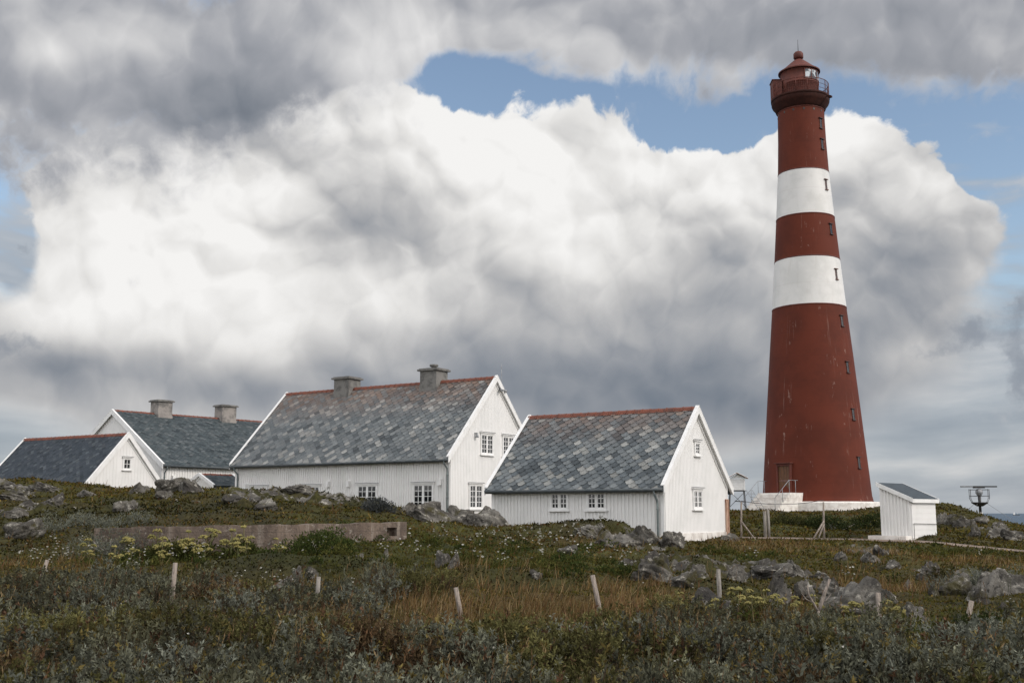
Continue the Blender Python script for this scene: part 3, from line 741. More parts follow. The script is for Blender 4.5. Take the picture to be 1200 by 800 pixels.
    rl = MB(); rl.tube([(.0, -.07, .66), (bl, -.07, .62)], .012, 6); rl.tube([(.0, -.07, .66), (.0, -.07, .05)], .012, 6); rl.build('rail', M['black'], s)

def build_lighthouse():
    cx, cy, gz0 = 25.03, 91.4, 2.30
    L = tag(empty('lighthouse', (cx, cy, gz0)), 'tall oxide red iron lighthouse with two white bands and lantern on top', 'lighthouse')
    Z = lambda z: z - gz0
    phi = math.atan2(-cy, -cx)
    prof = [(4.50, 2.85), (4.42, 3.0), (4.33, 3.4), (4.21, 5.0), (3.74, 10.7), (3.38, 15.0), (3.04, 18.9), (2.70, 23.03), (2.42, 26.69), (2.13, 30.69), (2.01, 33.5), (1.955, 36.0), (1.95, 36.7)]
    def R(z):
        for (r0, z0), (r1, z1) in zip(prof, prof[1:]):
            if z0 <= z <= z1: return r0 + (r1 - r0) * (z - z0) / (z1 - z0)
        return prof[-1][0]
    dense = []; mats = []
    zs = sorted(set([z for _, z in prof] + [z for z in np.arange(3.4, 36.7, 1.1)]))
    for z in zs: dense.append((R(z), Z(z)))
    for a, b in zip(zs, zs[1:]):
        m_ = (a + b) / 2; mats.append(1 if 18.9 < m_ < 23.03 or 26.69 < m_ < 30.69 else 0)
    t = MB(); t.lathe(dense, 96, mats=mats); t.build('tower', [M['red'], M['band']], L)
    for z in (18.9, 23.03, 26.69, 30.69, 36.2):           # rings where the colours meet
        rg = MB(); rr = R(z); rg.lathe([(rr - .01, Z(z) - .05), (rr + .02, Z(z) - .05), (rr + .018, Z(z) + .05), (rr - .02, Z(z) + .05)], 96); rg.build('plate_ring', M['redplain'], L)
    p = MB(); p.lathe([(4.98, Z(1.0)), (4.98, Z(2.80)), (4.86, Z(2.9)), (4.3, Z(2.92))], 48, smooth=False); p.build('plinth', M['plinth'], L)
    def frame_at(a, z=None, r=None):
        n = Vector((math.cos(a), math.sin(a), 0)); tg = Vector((-math.sin(a), math.cos(a), 0))
        def T(s, d, zz):
            rr = (R(zz + gz0) if r is None else r) + d
            q = n * rr + tg * s
            return (q.x, q.y, zz)
        return T
    wa = phi + math.radians(54)
    for z, lum in ((5.98, 0), (9.85, 0), (13.7, 0), (17.55, 0), (21.5, 1), (25.4, 0), (29.3, 1), (32.9, 0), (34.75, 0)):
        T = frame_at(wa); zl = Z(z); hh = .42; w_ = .07 if lum else .11
        g = MB(); g.box(-w_, w_, -.02, .02, zl - hh, zl + hh, T=T); win = g.build('window', M['glass'], L)
        f = MB()
        mm = M['trimbrown'] if lum else M['darkred']
        f.box(-w_ - .045, -w_, -.04, .035, zl - hh, zl + hh, T=T); f.box(w_, w_ + .045, -.04, .035, zl - hh, zl + hh, T=T)
        f.box(-w_, w_, -.02, .03, zl - .02, zl + .02, T=T)
        f.build('window_frame', M['darkred'] if not lum else M['trimbrown'], win)
        h = MB(); h.box(-w_ - .15, w_ + .15, -.05, .13, zl + hh + .002, zl + hh + .06, T=T); h.build('window_hood', mm, win)
        s = MB(); s.box(-w_ - .10, w_ + .10, -.05, .10, zl - hh - .09, zl - hh - .002, T=T); s.build('window_sill', mm, win)
    # door and the steps up to it
    da = phi - math.radians(35); T = frame_at(da, r=R(4.6))
    d = MB(); d.box(-.55, .55, -.5, .03, Z(3.60), Z(5.72), T=T); door = d.build('door', M['rustwood'], L)
    dl = MB()
    for s_ in (-.36, -.12, .12, .36): dl.box(s_ - .008, s_ + .008, .028, .04, Z(3.65), Z(5.66), T=T)
    dl.box(-.5, .5, .03, .05, Z(4.5), Z(4.62), T=T); dl.build('door_rail', M['trimbrown'], door)
    f = MB(); f.box(-.68, -.555, -.5, .14, Z(3.55), Z(5.9), T=T); f.box(.555, .68, -.5, .14, Z(3.55), Z(5.9), T=T); f.box(-.555, .555, -.5, .13, Z(5.73), Z(5.9), T=T)
    f.build('door_frame', M['redplain'], door)
    h = MB(); h.box(-.78, .78, -.6, .30, Z(5.92), Z(6.0), T=T); h.build('door_hood', M['redplain'], door)
    st = MB(); T = frame_at(da, r=0)
    w2 = 1.55; n = 7
    st.box(-w2, w2, 3.6, 5.75, Z(1.0), Z(3.58), T=T)
    for i in range(n):
        st.box(-w2 - .002 * i, w2 + .002 * i, 5.6, 5.75 + .26 * (i + 1), Z(.8), Z(3.58 - .20 * (i + 1)), T=T)
        st.box(-w2 - .03, w2 + .03, 5.55, 5.775 + .26 * (i + 1), Z(3.58 - .20 * (i + 1)) + .002, Z(3.58 - .20 * (i + 1)) + .035, T=T)
    st.build('entrance_steps', M['plinth'], L)
    hr = MB()
    for s_ in (-w2 + .05, w2 - .05):
        top = [T(s_, 4.6, Z(4.55)), T(s_, 5.7, Z(4.55)), T(s_, 5.75 + .26 * n, Z(4.55 - .2 * n))]
        hr.tube(top, .022, 6)
        for q, zf in ((4.9, 3.58), (5.7, 3.58), (6.6, 2.95), (5.75 + .26 * n, 2.15)):
            zt = 4.55 if q <= 5.7 else 4.55 - .2 * (q - 5.75) / .26
            hr.tube([T(s_, q, Z(zf) - .1), T(s_, q, Z(zt))], .022, 6)
    hr.build('handrail', M['galv'], L)
    # gallery
    g = MB(); g.lathe([(1.9, Z(36.20)), (2.08, Z(36.32)), (2.16, Z(36.55)), (2.36, Z(36.80)), (2.44, Z(37.0)), (2.44, Z(37.22))], 64); g.build('gallery_corbel', M['darkiron'], L)
    g = MB(); g.lathe([(1.2, Z(37.20)), (2.47, Z(37.22)), (2.49, Z(37.42)), (1.2, Z(37.44))], 64); g.build('gallery_deck', M['darkiron'], L)
    for i in range(14):
        g = MB(); T = frame_at(i * math.tau / 14 + .1, r=1.955); g.box(-.07, .07, -.05, .02, Z(35.85), Z(36.02), T=T); g.build('vent_hole', M['black'], L)
    ra = MB()
    for z in (37.75, 38.12, 38.55):
        ra.tube([(2.42 * math.cos(i * math.tau / 48), 2.42 * math.sin(i * math.tau / 48), Z(z)) for i in range(49)], .028 if z > 38.3 else .018, 6)
    for i in range(16): 
        c, s_ = math.cos(i * math.tau / 16), math.sin(i * math.tau / 16); ra.tube([(2.42 * c, 2.42 * s_, Z(37.4)), (2.42 * c, 2.42 * s_, Z(38.58))], .032, 6)
    for i in range(96):
        c, s_ = math.cos(i * math.tau / 96), math.sin(i * math.tau / 96); ra.tube([(2.42 * c, 2.42 * s_, Z(37.42)), (2.42 * c, 2.42 * s_, Z(38.55))], .011, 4, caps=False)
    ra.build('gallery_railing', M['redplain'], L)
    # a closed weather screen on the seaward side of the gallery, and a bracket lamp
    T = frame_at(phi - math.radians(78), r=0)
    c = MB(); c.box(-.6, .6, 1.62, 2.42, Z(37.44), Z(39.05), T=T); c.box(-.66, .66, 1.6, 2.48, Z(39.05), Z(39.11), T=T); c.build('gallery_cabinet', M['redplain'], L)
    T = frame_at(phi + math.radians(60), r=0)
    c = MB(); c.box(-.04, .04, 2.5, 2.85, Z(37.0), Z(37.08), T=T); c.box(-.13, .13, 2.72, 2.98, Z(36.85), Z(37.0), T=T); c.build('bracket_lamp', M['darkiron'], L)
    ln = MB(); ln.lathe([(1.60, Z(37.43)), (1.60, Z(38.60)), (1.64, Z(38.62)), (1.64, Z(38.68)), (1.60, Z(38.70)), (1.60, Z(39.80)), (1.68, Z(39.83))], 48); lan = ln.build('lantern_room', M['redplain'], L)
    gz = MB(); a0, a1 = phi + math.radians(17), phi + math.radians(150); k = 28
    vs = []
    for i in range(k + 1):
        a = a0 + (a1 - a0) * i / k
        for r, z in ((1.615, 38.82), (1.615, 39.62)): vs.append((r * math.cos(a), r * math.sin(a), Z(z)))
    gz.add(vs, [(2 * i, 2 * i + 2, 2 * i + 3, 2 * i + 1) for i in range(k)], 0, True); gw = gz.build('lantern_window', M['lens'], L, fix=False)
    mu = MB()
    for i in range(7):
        T = frame_at(a0 + (a1 - a0) * i / 6, r=1.6); mu.box(-.035, .035, -.02, .045, Z(38.78), Z(39.66), T=T)
    for z in (38.78, 39.62):
        for i in range(k):
            T = frame_at(a0 + (a1 - a0) * (i + .5) / k, r=1.6); mu.box(-.075, .075, -.02, .04, Z(z), Z(z) + .05, T=T)
    mu.build('glazing_bars', M['redplain'], gw)
    rf = MB(); rf.lathe([(1.60, Z(39.79)), (1.78, Z(39.80)), (1.78, Z(39.90)), (1.70, Z(39.93)), (1.28, Z(40.25)), (.80, Z(40.68)), (.42, Z(41.0)), (.26, Z(41.08)), (.22, Z(41.22)), (.0, Z(41.22))], 48, smooth=False)
    roof = rf.build('lantern_roof', M['redplain'], L)
    vb = MB(); vb.lathe([(.0, Z(41.12)), (.30, Z(41.14)), (.42, Z(41.22)), (.42, Z(41.62)), (.30, Z(41.78)), (.12, Z(41.84)), (.0, Z(41.86))], 24); vb.build('vent_ball', M['redplain'], L)
    lr = MB(); lr.tube([(0, 0, Z(41.8)), (0, 0, Z(42.95))], [.03, .015], 6); lr.build('lightning_rod', M['black'], L)

def build_small_structures(gz):
    # louvred weather screen on legs
    x, y = 13.35, 66.0; z = gz(x, y)
    s = tag(empty('weather_screen', (x, y, z), math.radians(-8)), 'white louvred weather screen on dark legs between outbuilding and lighthouse', 'weather screen')
    h = 2.32 - (z - 2.0)
    b = MB(); w = .42
    b.box(-w, w, -w, w, 1.28, 1.95)
    for i in range(7): b.box(-w - .014, w + .014, -w - .014, w + .014, 1.31 + i * .09, 1.36 + i * .09)
    for sx in (-1, 1):
        for sy in (-1, 1): b.box(sx * w - .035, sx * w + .035, sy * w - .035, sy * w + .035, 1.26, 1.97)
    b.build('louvred_box', M['trim'], s)
    r = MB()
    for q in (-1, 1): r.prism([(0, -.62, 2.28), (q * .62, -.62, 1.96), (q * .62, -.62, 2.01), (0, -.62, 2.335)], (0, 1.24, 0))
    ro = r.build('roof', M['trim'], s)
    e = MB()
    for q in (-1, 1): e.prism([(0, -.64, 2.265), (q * .63, -.64, 1.935), (q * .63, -.64, 1.975), (0, -.64, 2.30)], (0, .018, 0))
    e.prism([(0, -.44, 2.22), (-.42, -.44, 1.98), (.42, -.44, 1.98)], (0, .02, 0), 1)
    e.build('roof_edge', [M['trimbrown'], M['trim']], ro)
    for sx in (-1, 1):
        for sy in (-1, 1):
            l = MB(); l.tube([(sx * w * .95, sy * w * .95, 1.27), (sx * w * 1.25, sy * w * 1.25, -.4)], .026, 6); l.build('leg', M['black'], s)
    f = MB(); f.box(-w - .05, w + .05, -w - .05, w + .05, 1.225, 1.262)
    f.tube([(-.44, -.44, 1.2), (.48, -.46, .3)], .014, 5); f.tube([(.44, -.44, 1.2), (-.48, -.46, .3)], .014, 5)
    f.build('stand', M['black'], s)
    ld = MB()
    for q in (.50, .86): ld.tube([(q + .75, -.5, 0.05), (q, -.2, 1.3)], .016, 5)
    for i in range(5): t = .15 + i * .17; ld.tube([(.50 + .75 * (1 - t), -.5 + .3 * t, 1.3 * t), (.86 + .75 * (1 - t), -.5 + .3 * t, 1.3 * t)], .014, 5)
    ld.build('ladder', M['galv'], s)

    # radar mast on the knoll
    x, y = 30.65, 73.0; z = gz(x, y)
    m = tag(empty('radar_mast', (x, y, z - .1)), 'short radar mast with railed platform and dark rotating bar by the sea', 'radar mast')
    H = 3.72 - z + .1
    p = MB(); p.tube([(0, 0, -.6), (0, 0, .55)], .13, 10, 1); p.tube([(0, 0, .5), (0, 0, H - .42)], .085, 10, 0); p.build('pole', [M['black'], M['plinth']], m)
    pl = MB(); zp = 2.66 - z + .1
    pl.lathe([(.0, zp - .22), (.18, zp - .22), (.52, zp), (.52, zp + .05), (0, zp + .05)], 14); pl.build('platform', M['black'], m)
    rl = MB()
    for zz in (zp + .45, zp + .86): rl.tube([(.66 * math.cos(i * math.tau / 6), .66 * math.sin(i * math.tau / 6), zz) for i in range(7)], .014, 5)
    for i in range(6):
        c, s_ = math.cos(i * math.tau / 6), math.sin(i * math.tau / 6); rl.tube([(.5 * c, .5 * s_, zp), (.66 * c, .66 * s_, zp + .3), (.66 * c, .66 * s_, zp + .9)], .02, 5)
    rl.build('railing', M['black'], m)
    g = MB(); g.lathe([(0, H - .62), (.14, H - .58), (.23, H - .42), (.23, H - .3), (.16, H - .16), (0, H - .12)], 16); g.build('gearbox', M['galv'], m)
    bar = MB(); bar.box(-1.17, 1.17, -.09, .09, H - .04, H + .045); bar.box(-.35, .35, -.12, .12, H - .10, H + .03); bar.box(-1.19, -.4, -.1, .1, H - .025, H + .03, 1); bar.build('antenna_bar', [M['black'], M['galv']], m)
    gw = MB()
    for a in (-.4, 2.0, 4.0): gw.tube([(.4 * math.cos(a), .4 * math.sin(a), zp), (2.1 * math.cos(a), 2.1 * math.sin(a), -.1)], .012, 4)
    gw.build('guy_wire', M['galv'], m)

    # old fence across the yard
    def post(x, y, h, lean, braces, label, r=.06, mt='wood'):
        z = gz(x, y)
        o = tag(empty('fence_post', (x, y, z)), label, 'fence post', 'fence posts in the yard below the lighthouse')
        q = MB(); q.tube([(0, 0, -.3), (lean * .4, 0, h * .5), (lean, 0, h)], [r * 1.1, r, r * .85], 8); q.build('post', M[mt], o)
        for bx, bt in braces:
            b = MB(); b.tube([(lean * bt, -.03, h * bt), (bx, -.12, -.15)], .036, 7); b.build('brace', M[mt], o)
        return o
    post(9.42, 46, 1.50, .05, [(.62, .46)], 'braced grey fence post nearest the corner of the outbuilding', .042, 'palewood')
    post(12.82, 46, 1.54, .04, [(-.60, .50), (-.36, .42)], 'braced pale fence post in front of the lighthouse, wire at its top', .042, 'palewood')
    o = tag(empty('fence_post', (10.72, 47, gz(10.72, 47))), 'squat double fence post without braces between the two braced posts', 'fence post', 'fence posts in the yard below the lighthouse')
    q = MB(); q.tube([(-.075, 0, -.3), (-.08, 0, 1.10)], .068, 9); q.tube([(.085, .02, -.3), (.07, .02, 1.16)], .06, 9); q.build('post', M['wood'], o)
    w = MB(); z1, z2 = 2.50, 2.54
    pts = [(9.47 + 3.4 * i / 12, 46, z1 + (z2 - z1) * i / 12 - .16 * (1 - (2 * i / 12 - 1) ** 2)) for i in range(13)]
    w.tube(pts, .012, 5)
    w.tube([(9.2, 45.99, 2.50), (9.62, 46.0, 2.46)], .02, 5)
    tag(w.build('fence_wire', M['black']), 'sagging wire strung between the two braced fence posts', 'wire')

    # stakes of the fallen fence
    G = 'leaning stakes of the fallen fence in the heath'
    for i, (x, y, h, ang, mt, lab) in enumerate((
            (-10.47, 25.0, .50, 14, 'palewood', 'pale stake leaning right among grey willow scrub, farthest left'),
            (-6.15, 20.4, .76, 3, 'palewood', 'upright grey stake in grey willow scrub below the concrete wall'),
            (-3.80, 22.0, .60, 2, 'wood', 'short dark weathered stake half hidden in grass left of centre'),
            (-.92, 20.6, .60, -10, 'palewood', 'short stake leaning left in brown grass near the middle'),
            (1.62, 20.5, .80, -11, 'palewood', 'tall stake leaning left in reddish grass below the outbuilding'),
            (4.05, 22.0, .86, -1, 'wood', 'grey upright stake beside the big pale boulder and yellow plants'),
            (6.25, 19.3, .72, 1, 'palewood', 'bare pale stake in yellow plants below a grey boulder at right'),
            (7.65, 19.2, .62, 15, 'palewood', 'short stake leaning right in olive heath, farthest right'))):
        z = gz(x, y); q = MB(); t = math.tan(math.radians(ang))
        q.tube([(-t * .3, 0, -.3), (t * h * .5, 0, h * .52), (t * h, 0, h)], [.050, .046, .042], 7)
        tag(q.build('stake', M[mt], loc=(x, y, z)), lab, 'stake', G)
    # forked branch, planted upright
    x, y = 4.86, 17.9; z = gz(x, y); q = MB()
    q.tube([(0, 0, -.2), (.01, 0, .2), (-.01, 0, .46)], [.030, .026, .028], 7)
    q.tube([(-.01, 0, .44), (.05, .02, .58), (.11, .03, .74), (.20, .04, .95)], [.026, .030, .028, .022], 7)
    q.tube([(-.01, 0, .44), (-.08, 0, .58), (-.15, 0, .70), (-.165, 0, .86)], [.022, .018, .015, .009], 6)
    q.tube([(-.09, 0, .59), (-.19, .02, .64), (-.26, .03, .74)], [.012, .009, .004], 5)
    q.tube([(.06, .02, .60), (.12, 0, .62), (.20, 0, .72)], [.010, .008, .004], 5)
    tag(q.build('forked_branch', M['palewood'], loc=(x, y, z)), 'bleached forked branch standing upright in the heath', 'branch')

    # concrete wall, ruined at its right end
    cw = tag(empty('concrete_wall', (-6.4, 30.5, .6)), 'long stained concrete retaining wall stump in front of the largest house', 'wall')
    def seg(p0, p1, z0a, z1a, z1b, th, name, holes=()):
        d = (Vector(p1) - Vector(p0)); L = d.length; d /= L; n = Vector((-d.y, d.x))
        def T(s, q, zz): v = Vector(p0) + d * s + n * q; return (v.x + 6.4, v.y - 30.5, zz - .6)
        mb = MB(); N = 24; rr = random.Random(4)
        tops = [z1a + (z1b - z1a) * i / N + rr.uniform(-.018, .018) for i in range(N + 1)]
        for i in range(N):
            a, b = L * i / N, L * (i + 1) / N
            cuts = [(z0a, None)]
            hole = [h for h in holes if h[0] <= (a + b) / 2 <= h[1]]
            def blk(lo, hi0, hi1):
                c = [T(a, 0, lo), T(b, 0, lo), T(b, th, lo), T(a, th, lo), T(a, 0, hi0), T(b, 0, hi1), T(b, th, hi1), T(a, th, hi0)]; mb.hexa(c)
            if hole:
                blk(z0a, hole[0][2], hole[0][2]); blk(hole[0][3], tops[i], tops[i + 1])
                c = [T(a, th - .06, hole[0][2]), T(b, th - .06, hole[0][2]), T(b, th, hole[0][2]), T(a, th, hole[0][2]), T(a, th - .06, hole[0][3]), T(b, th - .06, hole[0][3]), T(b, th, hole[0][3]), T(a, th, hole[0][3])]; mb.hexa(c)
            else: blk(z0a, tops[i], tops[i + 1])
        mb.build(name, M['concrete'], cw)
    seg((-11.6, 31.05), (-6.4, 30.5), .3, 1.60, 1.69, .32, 'wall_panel')
    seg((-6.395, 30.51), (-3.15, 33.5), .3, 1.69, 1.73, .32, 'wall_panel', [(3.72, 4.02, 1.33, 1.58)])

    # a coaster far out on the sea
    v = tag(empty('ship', (2710, 6000, -10.2)), 'tiny distant ship on the sea horizon at right', 'ship')
    q = MB(); q.prism([(-16, -4, 0), (16, -4, 0), (19, -4, 5), (-17, -4, 4.5)], (0, 8, 0)); q.build('hull', M['gutter'], v)
    q = MB(); q.box(-14, -7, -3.5, 3.5, 4.6, 12); q.box(-13, -8, -3, 3, 12, 15); q.tube([(-9, 0, 15), (-9, 0, 22)], .5, 6); q.tube([(8, 0, 4.8), (8, 0, 14)], .5, 6); q.build('superstructure', M['trim'], v)
ZONES = {
    'willow': [(8.5, 13.0, 2.0, 2.5), (-9.5, 13.5, 2.5, 3.0), (-3.5, 10.6, 3.4, 2.2), (3.0, 10.8, 3.0, 2.0), (-5.3, 15.0, 2.66, 2.87), (-1.8, 14.3, 1.66, 1.48), (-7.8, 21.6, 2.35, 3.2), (-7.8, 18.5, 1.29, 2.23), (0.0, 15.0, 1.62, 1.88), (3.8, 19.6, 1.67, 1.61), (3.2, 14.4, 1.89, 1.88), (5.3, 15.7, 1.09, 3.2), (11.0, 26.9, 1.25, 1.53), (-13.0, 34.8, 2.02, 0.99), (-4.4, 21.5, 1.5, 1.41), (-2.4, 24.3, 1.13, 1.46), (0.3, 17.6, 1.64, 1.66), (-3.7, 16.5, 1.79, 1.21), (2.5, 17.3, 1.07, 1.73), (1.4, 15.4, 0.72, 2.1), (-6.5, 23.7, 1.1, 2.05), (6.9, 14.6, 0.8, 1.2)],
    'gold': [(-2.7, 19.7, 0.92, 3.17), (-1.3, 21.2, 1.8, 2.77), (0.3, 22.5, 2.27, 2.87), (2.3, 22.0, 1.19, 3.17), (-5.3, 24.0, 0.93, 1.19), (9.7, 27.8, 1.94, 2.03), (12.1, 37.9, 1.47, 3.2), (9.7, 42.3, 1.97, 3.17), (0.8, 25.3, 2.35, 1.83), (5.1, 18.8, 0.87, 1.51), (2.7, 35.9, 1.67, 1.63), (3.5, 25.5, 0.99, 2.35), (-11.4, 28.3, 1.32, 1.29), (-0.8, 25.2, 1.17, 1.88), (13.6, 33.7, 1.57, 3.2), (-3.6, 18.3, 0.99, 1.36), (-5.7, 18.9, 0.88, 1.01)],
    'green': [(-9.1, 30.1, 2.33, 2.03), (-5.6, 31.8, 1.11, 1.66), (-1.0, 31.7, 2.94, 3.2), (-4.7, 28.1, 2.39, 1.46), (-2.5, 32.7, 1.52, 2.7), (0.9, 28.5, 1.98, 2.33), (12.3, 53.5, 2.07, 3.2), (18.7, 61.2, 2.37, 2.85), (6.8, 18.8, 0.87, 2.05), (7.0, 35.6, 1.38, 3.2), (15.6, 39.4, 2.44, 2.82), (5.6, 14.3, 0.66, 1.76)],
    'dark': [(-5.6, 27.4, 2.34, 1.16), (-5.6, 24.5, 1.14, 1.09), (0.0, 26.2, 1.83, 0.84), (-14.0, 31.8, 0.98, 1.31), (-12.8, 37.2, 5.76, 2.38), (-5.8, 42.0, 1.62, 3.2), (4.8, 25.5, 0.99, 2.23), (5.6, 16.2, 0.63, 1.93), (7.0, 19.4, 0.9, 1.68), (5.4, 31.1, 1.44, 1.81), (16.7, 56.9, 1.98, 3.2), (2.9, 38.6, 1.79, 3.2), (6.9, 26.0, 0.81, 1.31)],
    'rock': [(3.9, 30.1, 1.17, 3.07), (3.4, 37.2, 2.3, 1.58), (4.6, 37.5, 1.16, 3.2), (6.0, 30.6, 1.42, 1.86), (7.0, 30.8, 1.19, 2.4), (7.6, 26.3, 1.22, 2.8), (11.6, 27.9, 1.08, 3.2), (12.2, 39.0, 1.21, 3.07), (-9.6, 41.6, 1.61, 3.2), (-19.2, 43.2, 1.67, 1.71), (-16.5, 38.6, 1.79, 1.21), (-15.1, 34.1, 0.79, 1.16), (24.1, 56.0, 1.73, 3.2), (11.7, 31.4, 0.73, 1.44), (-7.0, 42.5, 1.65, 3.2)],
    'flower': [(-10.3, 30.2, 2.57, 1.91), (-7.8, 30.6, 1.42, 1.34), (-6.1, 31.2, 0.72, 0.84), (-1.1, 36.5, 1.7, 2.13), (-1.0, 31.7, 2.45, 3.07), (1.1, 34.6, 1.88, 2.25), (2.4, 31.2, 1.45, 2.5), (-12.0, 28.1, 1.31, 1.26), (-5.2, 25.4, 1.18, 0.92), (2.8, 26.2, 0.81, 1.41), (-4.8, 30.2, 1.17, 1.11), (-8.1, 27.3, 1.27, 1.09)],
    'sparse_flower': [(0.0, 14.8, 3.44, 2.33), (-3.9, 17.1, 1.59, 1.06), (4.7, 15.2, 0.71, 1.01), (6.0, 14.6, 0.68, 1.76), (-2.7, 23.6, 3.65, 1.73)],
}
ROCKS = [
 (-14.37, 42.9, .93, .37, 'dark low rock at the left end of the ridge row below the cottage gable'),
 (-13.04, 42.1, 1.17, .49, 'dark flat topped rock in the middle of the row below the cottage gable'),
 (-12.08, 41.7, 1.29, .45, 'dark rock at the right end of the row beside the cellar entrance'),
 (-19.75, 43.8, 1.56, .34, 'pale flat outcrop on the ridge under the cottage roof, at the left edge'),
 (-18.47, 43.6, 1.35, .27, 'low grey outcrop on the ridge just right of the edge outcrop'),
 (-18.37, 41.2, 1.40, .32, 'long lichened ledge below the ridge at far left'),
 (-16.09, 39.1, .79, .36, 'grey boulder alone in the moss under the cottage'),
 (-12.93, 37.2, .86, .35, 'brown grey rock sunk in moss above the left end of the concrete wall'),
 (-16.63, 37.1, .98, .26, 'flat pale ledge halfway down the slope at far left'),
 (-14.57, 33.1, 1.13, .51, 'broken grey crag at the left edge level with the concrete wall'),
 (-16.15, 42.1, .85, .26, 'small pale rock on the ridge under the cottage eave'),
 (-9.36, 38.8, 1.50, .30, 'wide pale rock slab below the left corner of the largest house'),
 (-8.33, 37.5, .76, .35, 'pale rounded rock in the moss above the middle of the concrete wall'),
 (-8.16, 42.6, 1.32, .26, 'thin rock ledge along the crest under the wall lamp of the largest house'),
 (-6.75, 41.9, .97, .23, 'low crest rock between the two wall lamps of the largest house'),
 (-2.95, 38.2, 1.82, .50, 'big dark rock under the two windows of the largest house'),
 (-1.03, 39.7, 1.90, .66, 'big rounded lichened rock touching the left corner of the outbuilding'),
 (-1.9, 41.3, 1.1, .50, 'dark rock on the crest below the largest house downpipe'),
 (-3.85, 41.24, .96, .34, 'mossy rock on the crest right of the blue grey bush'),
 (3.22, 35.3, 1.64, .38, 'low dark ledge in front of the outbuilding windows'),
 (4.25, 35.8, 1.22, .50, 'dark crag below the right corner of the outbuilding'),
 (2.54, 37.0, .86, .29, 'mossy rock close under the outbuilding wall'),
 (1.63, 32.9, .61, .23, 'small grey rock on the flowery bank below the outbuilding'),
 (5.14, 35.6, .94, .39, 'grey rock just below the outbuilding gable corner'),
 (8.56, 44.1, .82, .24, 'dark rock beside the rust streaked end board of the outbuilding'),
 (-1.70, 27.7, .36, .36, 'round grey boulder, left one of the pair on the central bank'),
 (-1.40, 27.1, .30, .30, 'dark round boulder, right one of the pair on the central bank'),
 (-2.94, 26.1, .56, .20, 'flat grey stone in green grass left of the boulder pair'),
 (-4.99, 25.8, .42, .42, 'upright grey rock in the dark hollow below the concrete wall'),
 (-4.70, 26.2, .30, .22, 'small pale rock touching the upright rock in the hollow'),
 (-4.84, 23.4, .54, .25, 'low brown rock behind the short dark stake'),
 (-6.03, 24.6, .25, .21, 'small bluish stone right of the upright grey stake', 1),
 (-6.40, 24.1, .22, .20, 'small bluish stone close behind the upright grey stake', 1),
 (-3.96, 28.7, .29, .22, 'pale stone on the grass right of the green leafy bush', 1),
 (-3.38, 29.7, .25, .28, 'pale standing stone below the hole in the concrete wall', 1),
 (.60, 26.4, .33, .14, 'flat pale stone in the dark grass of the central bank', 1),
 (-1.93, 25.0, .25, .17, 'small stone above the short leaning stake near the middle', 1),
 (3.46, 26.9, 1.15, .58, 'steep dark crag with pale streaks right of the tall leaning stake'),
 (3.95, 25.8, .72, .30, 'grey ledge at the foot of the dark streaked crag'),
 (4.60, 27.6, .50, .30, 'grey rock between the dark crag and the upright stake'),
 (5.32, 26.8, .60, .36, 'pale broken rock in moss behind the big pale boulder'),
 (6.71, 29.0, 1.12, .34, 'long grey ledge above the mossy hollow at right'),
 (7.52, 30.1, .75, .36, 'pale end of the long ledge, below the double fence post'),
 (3.98, 21.1, 1.10, .48, 'big pale boulder behind the yellow plants and grey upright stake'),
 (5.25, 22.4, .44, .54, 'pale upright rock with sharp top right of the big pale boulder'),
 (7.21, 25.4, .71, .42, 'pale cracked rock at the upper left of the large boulder heap'),
 (6.72, 22.2, 1.40, .64, 'largest pale boulder, low and broad, behind the bare stake at right'),
 (6.15, 23.6, .60, .36, 'grey boulder leaning on the left side of the broadest pale boulder'),
 (7.88, 28.9, .67, .24, 'thin pale rock lying in golden grass above the boulder heap'),
 (7.48, 20.9, .32, .32, 'narrow grey rock standing left of the short right leaning stake'),
 (10.70, 33.4, .67, .28, 'pale rock in golden grass below the shed slab'),
 (11.62, 35.1, .54, .28, 'small pale rock directly below the white shed'),
 (9.93, 33.9, .40, .23, 'grey rock in golden grass left of the rocks below the shed'),
 (10.96, 29.3, .77, .38, 'pale rock under the path at right, upper one of the slope rocks'),
 (9.85, 25.0, .72, .44, 'dark mossy rock left of the right edge boulder heap'),
 (11.27, 26.6, .62, .40, 'round pale boulder at the top of the right edge heap'),
 (10.49, 24.4, .86, .50, 'big grey boulder at the front of the right edge heap'),
 (11.21, 25.1, .74, .48, 'pale boulder at the very right edge of the heap'),
 (9.67, 23.3, .54, .30, 'grey boulder low in front of the right edge heap'),
 (9.57, 21.7, .42, .22, 'small grey rock in willow scrub near the right edge', 1),
 (10.89, 32.1, .42, .22, 'small pale stone below the gravel path at right', 1),
 (23.7, 61.3, 1.00, .70, 'pale upright rock right behind the white shed'),
 (24.0, 59.4, 1.45, .66, 'broad grey crag between the shed and the radar mast'),
 (20.55, 49.5, .65, .40, 'dark rock beside the path right of the shed'),
 (21.08, 48.5, 1.28, .45, 'grey outcrop above the path at the right edge'),
 (20.87, 46.4, .93, .36, 'flat grey rock beside the path at the right edge'),
 (9.32, 24.9, .27, .20, 'small stone left of the dark mossy rock', 1),
 (9.55, 27.2, .25, .18, 'small stone in golden grass above the dark mossy rock', 1),
 (7.99, 24.0, .45, .24, 'low grey stone at the right foot of the broadest pale boulder'),
 (26.0, 59.5, 1.20, .38, 'low grey rock on the seaward slope below the radar mast'),
 (26.6, 63.5, 1.10, .40, 'grey rock at the foot of the radar mast knoll'),
 (-12.6, 40.2, .7, .25, 'half buried rock below the dark flat topped rock'),
 (-17.2, 39.7, .8, .25, 'pale rock in moss left of the lone grey boulder'),
]
